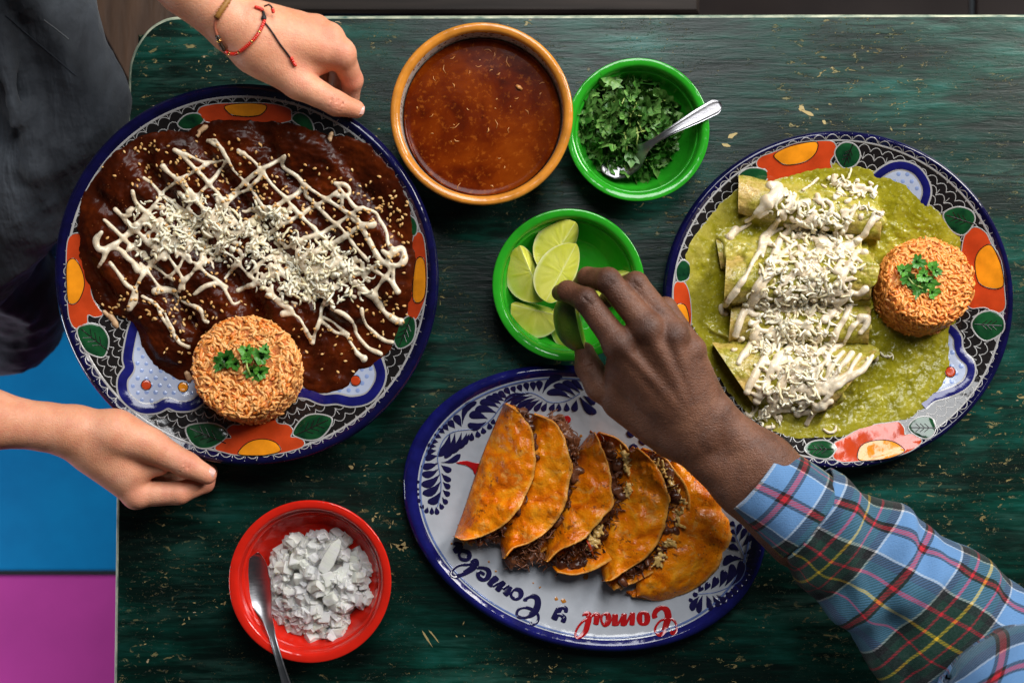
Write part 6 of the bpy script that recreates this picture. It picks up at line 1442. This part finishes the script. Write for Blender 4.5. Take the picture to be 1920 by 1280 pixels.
sd2.chain([W(252, 915, o2 - .018), W(325, 905, o2 - .026), W(362, 884, o2 - .034), W(372, 860, o2 - .038)], [.0118, .0098, .0086, .0074], .003, .0010, .006, .016)
sd2.chain([W(245, 898, o2 - .030), W(310, 880, o2 - .040), W(340, 860, o2 - .044), W(350, 835, o2 - .046)], [.0110, .0092, .0082, .007], .003, .0010, .006, .016)
sd2.chain([W(235, 875, o2 - .040), W(290, 855, o2 - .048), W(315, 835, o2 - .050), W(322, 815, o2 - .050)], [.0100, .0084, .0074, .0064], .003, .0010, .006, .016)
sd2.chain([W(225, 815, o2 + .020), W(287, 838, o2 + .015), W(350, 871, o2 + .006), W(388, 890, o2 + .003)], [.0175, .0145, .0112, .0086], .004, .0010, .010, .020)
for q in ((310, 852, o2 + .0255), (318, 857, o2 + .0240), (346, 868, o2 + .0185), (355, 872, o2 + .0170)):
    sd2.cut(W(q[0] + 9, q[1] - 16, q[2] - .003), W(*q), .0003, .0007, .0012); sd2.cut(W(*q), W(q[0] - 9, q[1] + 16, q[2] - .003), .0007, .0003, .0012)
V2, Q2 = sd2.mesh(2)
sp2 = [((256, 930, o2 + .012), .012, .4), ((350, 870, o2 + .016), .010, .5), ((392, 892, o2), .010, .7), ((395, 905, o2 - .015), .014, .6), ((336, 926, o2), .014, .4), ((270, 855, o2 + .01), .014, .35)]
# upper arms, shoulders and trunk outside the picture, one skin with the hands
sh = SDF((-1.0, -.35, -.78), (-.22, .62, .60), .011)
e1, e2 = W(225, -125, o + .075), W(-190, 760, o2 + .062)
s1, s2 = np.array((-.78, .36, .44)), np.array((-.80, -.04, .44))
for A, B, ra, rb in ((e1, s1, .030, .052), (e2, s2, .031, .052), (s1, s2, .062, .062), ((-.80, .16, .44), (-.78, .18, .02), .115, .125), ((-.78, .10, .02), (-.70, .06, -.72), .085, .045), ((-.78, .26, .02), (-.64, .26, -.72), .085, .045), ((-.80, .16, .44), (-.76, .16, .54), .06, .05)): sh.cone(A, B, ra, rb, .03)
V3, Q3 = sh.mesh(2)
Vb = np.concatenate([V1, V2, V3]); Qb = np.concatenate([Q1, Q2 + len(V1), Q3 + len(V1) + len(V2)])
body1 = put('body', Vb, Qb, M_fair, per1, col=masks(Vb, sp1 + sp2))
nail(per1, P(677, 203, o + .0085), P(630, 192, o + .012), (.0, .35, 1), .0052, .012, M_nail)
nail(per1, P(397, 886, o2 + .0095), P(350, 871, o2 + .014), (.25, .35, 1), .0050, .011, M_nail)

t = NT('dark_denim'); f = t.noise(1, 4, .6, t.co((260, 900, 260))); f2 = t.noise(14, 4, .6); g = t.noise(5, 3)
M_denim = t.set(color=t.mix(t.rng(f2, .35, .7), (0.010, 0.013, 0.020, 1), (0.026, 0.034, 0.050, 1)), rough=.8, sheen=.08).bump([(f, .0006), (f2, .003), (g, .012)]).m
t = NT('dark_apron_cloth'); f = t.noise(1, 4, .6, t.co((700, 300, 300))); f2 = t.noise(16, 4, .6); st_ = t.noise(1, 4, .6, t.co((22, 5, 5), (0, 0, .35)))
M_apron = t.set(color=t.mix(t.rng(st_, .4, .68), (0.007, 0.010, 0.016, 1), (0.050, 0.060, 0.074, 1)), rough=.8, sheen=.1).bump([(f, .0005), (f2, .007), (st_, .014)]).m
def cloth(name, cones, h, mat, folds=()):
    pts = [q for A, B, *_ in cones for q in (A, B)]; lo = np.min(pts, axis=0) - .14; hi = np.max(pts, axis=0) + .14
    s = SDF(lo, hi, h)
    for A, B, ra, rb in cones: s.cone(A, B, ra, rb, .025)
    for A, B, r in folds: s.cone(A, B, r, r * .6, .012)
    V, Q = s.mesh(2); o = put(name, V, Q, mat, per1); nr_ = np.zeros(len(V) * 3, dtype=np.float32); o.data.vertices.foreach_get('normal', nr_); nr_ = nr_.reshape(-1, 3)
    w_ = .0032 * fbm(V[:, 0] * 34 + V[:, 1] * 9, V[:, 1] * 13 + V[:, 2] * 22, 61, 3) + .0022 * (1 - np.abs(fbm(V[:, 0] * 21 - V[:, 1] * 14, V[:, 1] * 17 + V[:, 2] * 26, 67, 2))) ** 3
    o.data.vertices.foreach_set('co', (V + nr_ * w_[:, None]).astype(np.float32).ravel()); o.data.update(); return o
cloth('trousers', [(W(-80, 60, -.06), W(150, 330, -.22), .085, .060), (W(150, 330, -.22), W(60, 430, -.70), .060, .05), (W(-120, 400, -.10), W(25, 545, -.24), .085, .052), (W(25, 545, -.24), W(10, 600, -.30), .052, .058), (W(10, 600, -.30), W(-30, 610, -.70), .055, .045)], .0055, M_denim,
      [(W(-60, 520, -.10), W(60, 600, -.20), .012)])
cloth('shirt', [(np.array((-.80, .16, .455)), np.array((-.78, .18, .02)), .124, .134), (s1, s2, .071, .071), (s1, s1 * .45 + e1 * .55, .062, .045), (s2, s2 * .45 + e2 * .55, .062, .045)], .010, M_denim)
cloth('trousers', [(np.array((-.78, .18, .03)), np.array((-.78, .18, -.02)), .136, .13), (np.array((-.78, .10, .0)), np.array((-.70, .06, -.68)), .094, .06), (np.array((-.78, .26, .0)), np.array((-.64, .26, -.68)), .094, .06)], .010, M_denim)
cloth('apron', [(W(-60, -120, .06), W(20, 10, .03), .085, .066), (W(20, 10, .03), W(128, 200, .0), .066, .052), (W(128, 200, .0), W(30, 330, -.02), .052, .062), (W(30, 330, -.02), W(-75, 480, -.04), .062, .060)], .0045, M_apron,
      [(W(-20, -40, .10), W(60, 180, .055), .012), (W(30, -30, .10), W(150, 170, .045), .010), (W(60, 210, .06), W(60, 320, .045), .008), (W(95, 60, .075), W(175, 215, .03), .007), (W(0, 60, .10), W(30, 230, .07), .008), (W(130, 150, .055), W(90, 330, .03), .007)])
ap = bpy.data.objects['apron']; S_ap = Surf(ap)
def seam(pts, r, m, nm):
    q = resample(cr(pts, 5), 24); W_ = [S_ap.hit(*p) for p in q]; W_ = [np.array(h[0] + h[1] * .0003) for h in W_ if h]
    if len(W_) > 3: V, F = tube(W_, r, 5); put(nm, V, F, m, per1)
M_thread = NT('pale_thread').set(color=(0.28, 0.30, 0.32, 1), rough=.8).m
seam([(10, 30), (60, 72), (98, 104), (142, 142)], .0008, M_denim, 'apron_seam'); seam([(82, 38), (105, 55), (128, 74)], .0005, M_thread, 'apron_thread')

# ---------------- bracelets
S_arm = Surf(body1)
M_bead = NT('red_bead').set(color=(0.62, 0.022, 0.010, 1), rough=.18, coat=.3).m
M_gold = NT('gold_bead').set(color=(0.75, 0.45, 0.14, 1), rough=.25, metal=1.0).m
M_cord = NT('black_cord').set(color=(0.008, 0.007, 0.008, 1), rough=.6).m
M_weave = NT('golden_brown_weave').set(color=(0.30, 0.13, 0.02, 1), rough=.6).m
M_dbead = NT('dark_bead').set(color=(0.03, 0.018, 0.010, 1), rough=.2).m
M_rcord = NT('reddish_cord').set(color=(0.35, 0.10, 0.05, 1), rough=.7).m
def bead(r, mat, l=1.0):
    V, F = lathe([(.0002, -l * r), (r * .75, -l * r * .8), (r, 0), (r * .75, l * r * .8), (.0002, l * r)], 10); return mesh_of('bead', V, [tuple(reversed(f)) for f in F], mat)
def draped(pts, n, lift):
    q = resample(cr(pts, 6), n); out = []
    for p in q:
        h = S_arm.hit(*p)
        if h: out.append(np.array(h[0] + h[1] * lift))
    return out
br = empty('bracelet', P(468, 70, .09), 'red beaded bracelet with black cord slider on the wrist of the upper hand', 'bracelet')
row = draped([(495, 41), (488, 56), (478, 72), (464, 86), (450, 97), (440, 101), (428, 98), (420, 92)], 30, .0012)
mb_r, mb_g = bead(.0016, M_bead), bead(.0016, M_gold)
for i, p in enumerate(row):
    d = row[min(i + 1, len(row) - 1)] - row[max(i - 1, 0)]; me = mb_g if i in (6, 12, 20, 25) else mb_r
    link('bead', me, br, frame(Vector(p), Vector(d).normalized()))
up_ = draped([(494, 40), (494, 28), (490, 20), (480, 16)], 12, .0012)
for i, p in enumerate(up_[7:]): link('bead', mb_r, br, frame(Vector(p), (1, 0, 0)))
V, F = tube(np.array(up_[:7]), [.0010, .0024, .0022, .0016, .0013, .0012, .0010], 7); put('slider_knot', V, F, M_cord, br)
tail = draped([(495, 42), (508, 58), (524, 82), (538, 100), (547, 113)], 20, .0009); V, F = tube(np.array(tail), .0007, 6); put('cord', V, F, M_cord, br)
for p in draped([(546, 110), (549, 117), (552, 122)], 4, .0014): link('bead', mb_r, br, frame(Vector(p), (.5, -.8, 0)))
z_ = up_[3][2]; V, F = tube([P(496, 12, z_), P(504, 9, z_ + .004), P(509, 13, z_ + .003), P(511, 18, z_ + .001)], .0008, 6); put('cord', V, F, M_cord, br)
for x, y in ((511, 18), (512, 22)): link('bead', mb_r, br, frame(P(x, y, z_ + .001), (.3, -.9, 0)))
br2 = empty('bracelet', P(410, 50, .10), 'brown woven bracelet with dark beads higher on the same wrist', 'bracelet')
pth = draped([(430, -6), (424, 6), (414, 20), (407, 32)], 14, .0010); V, F = tube(np.array(pth), [.0018 + .0012 * (i % 2) for i in range(len(pth))], 7); put('woven_band', V, F, M_weave, br2)
pth = draped([(407, 32), (403, 44), (404, 56), (409, 68)], 12, .0008); V, F = tube(np.array(pth), .0011, 6); put('cord', V, F, M_rcord, br2)
db = bead(.0019, M_dbead); gb = bead(.0021, M_gold)
for i, p in enumerate(draped([(409, 68), (412, 76), (416, 84), (421, 91)], 8, .0012)): link('bead', gb if i in (2,) else db, br2, frame(Vector(p), (.5, -.8, 0)))
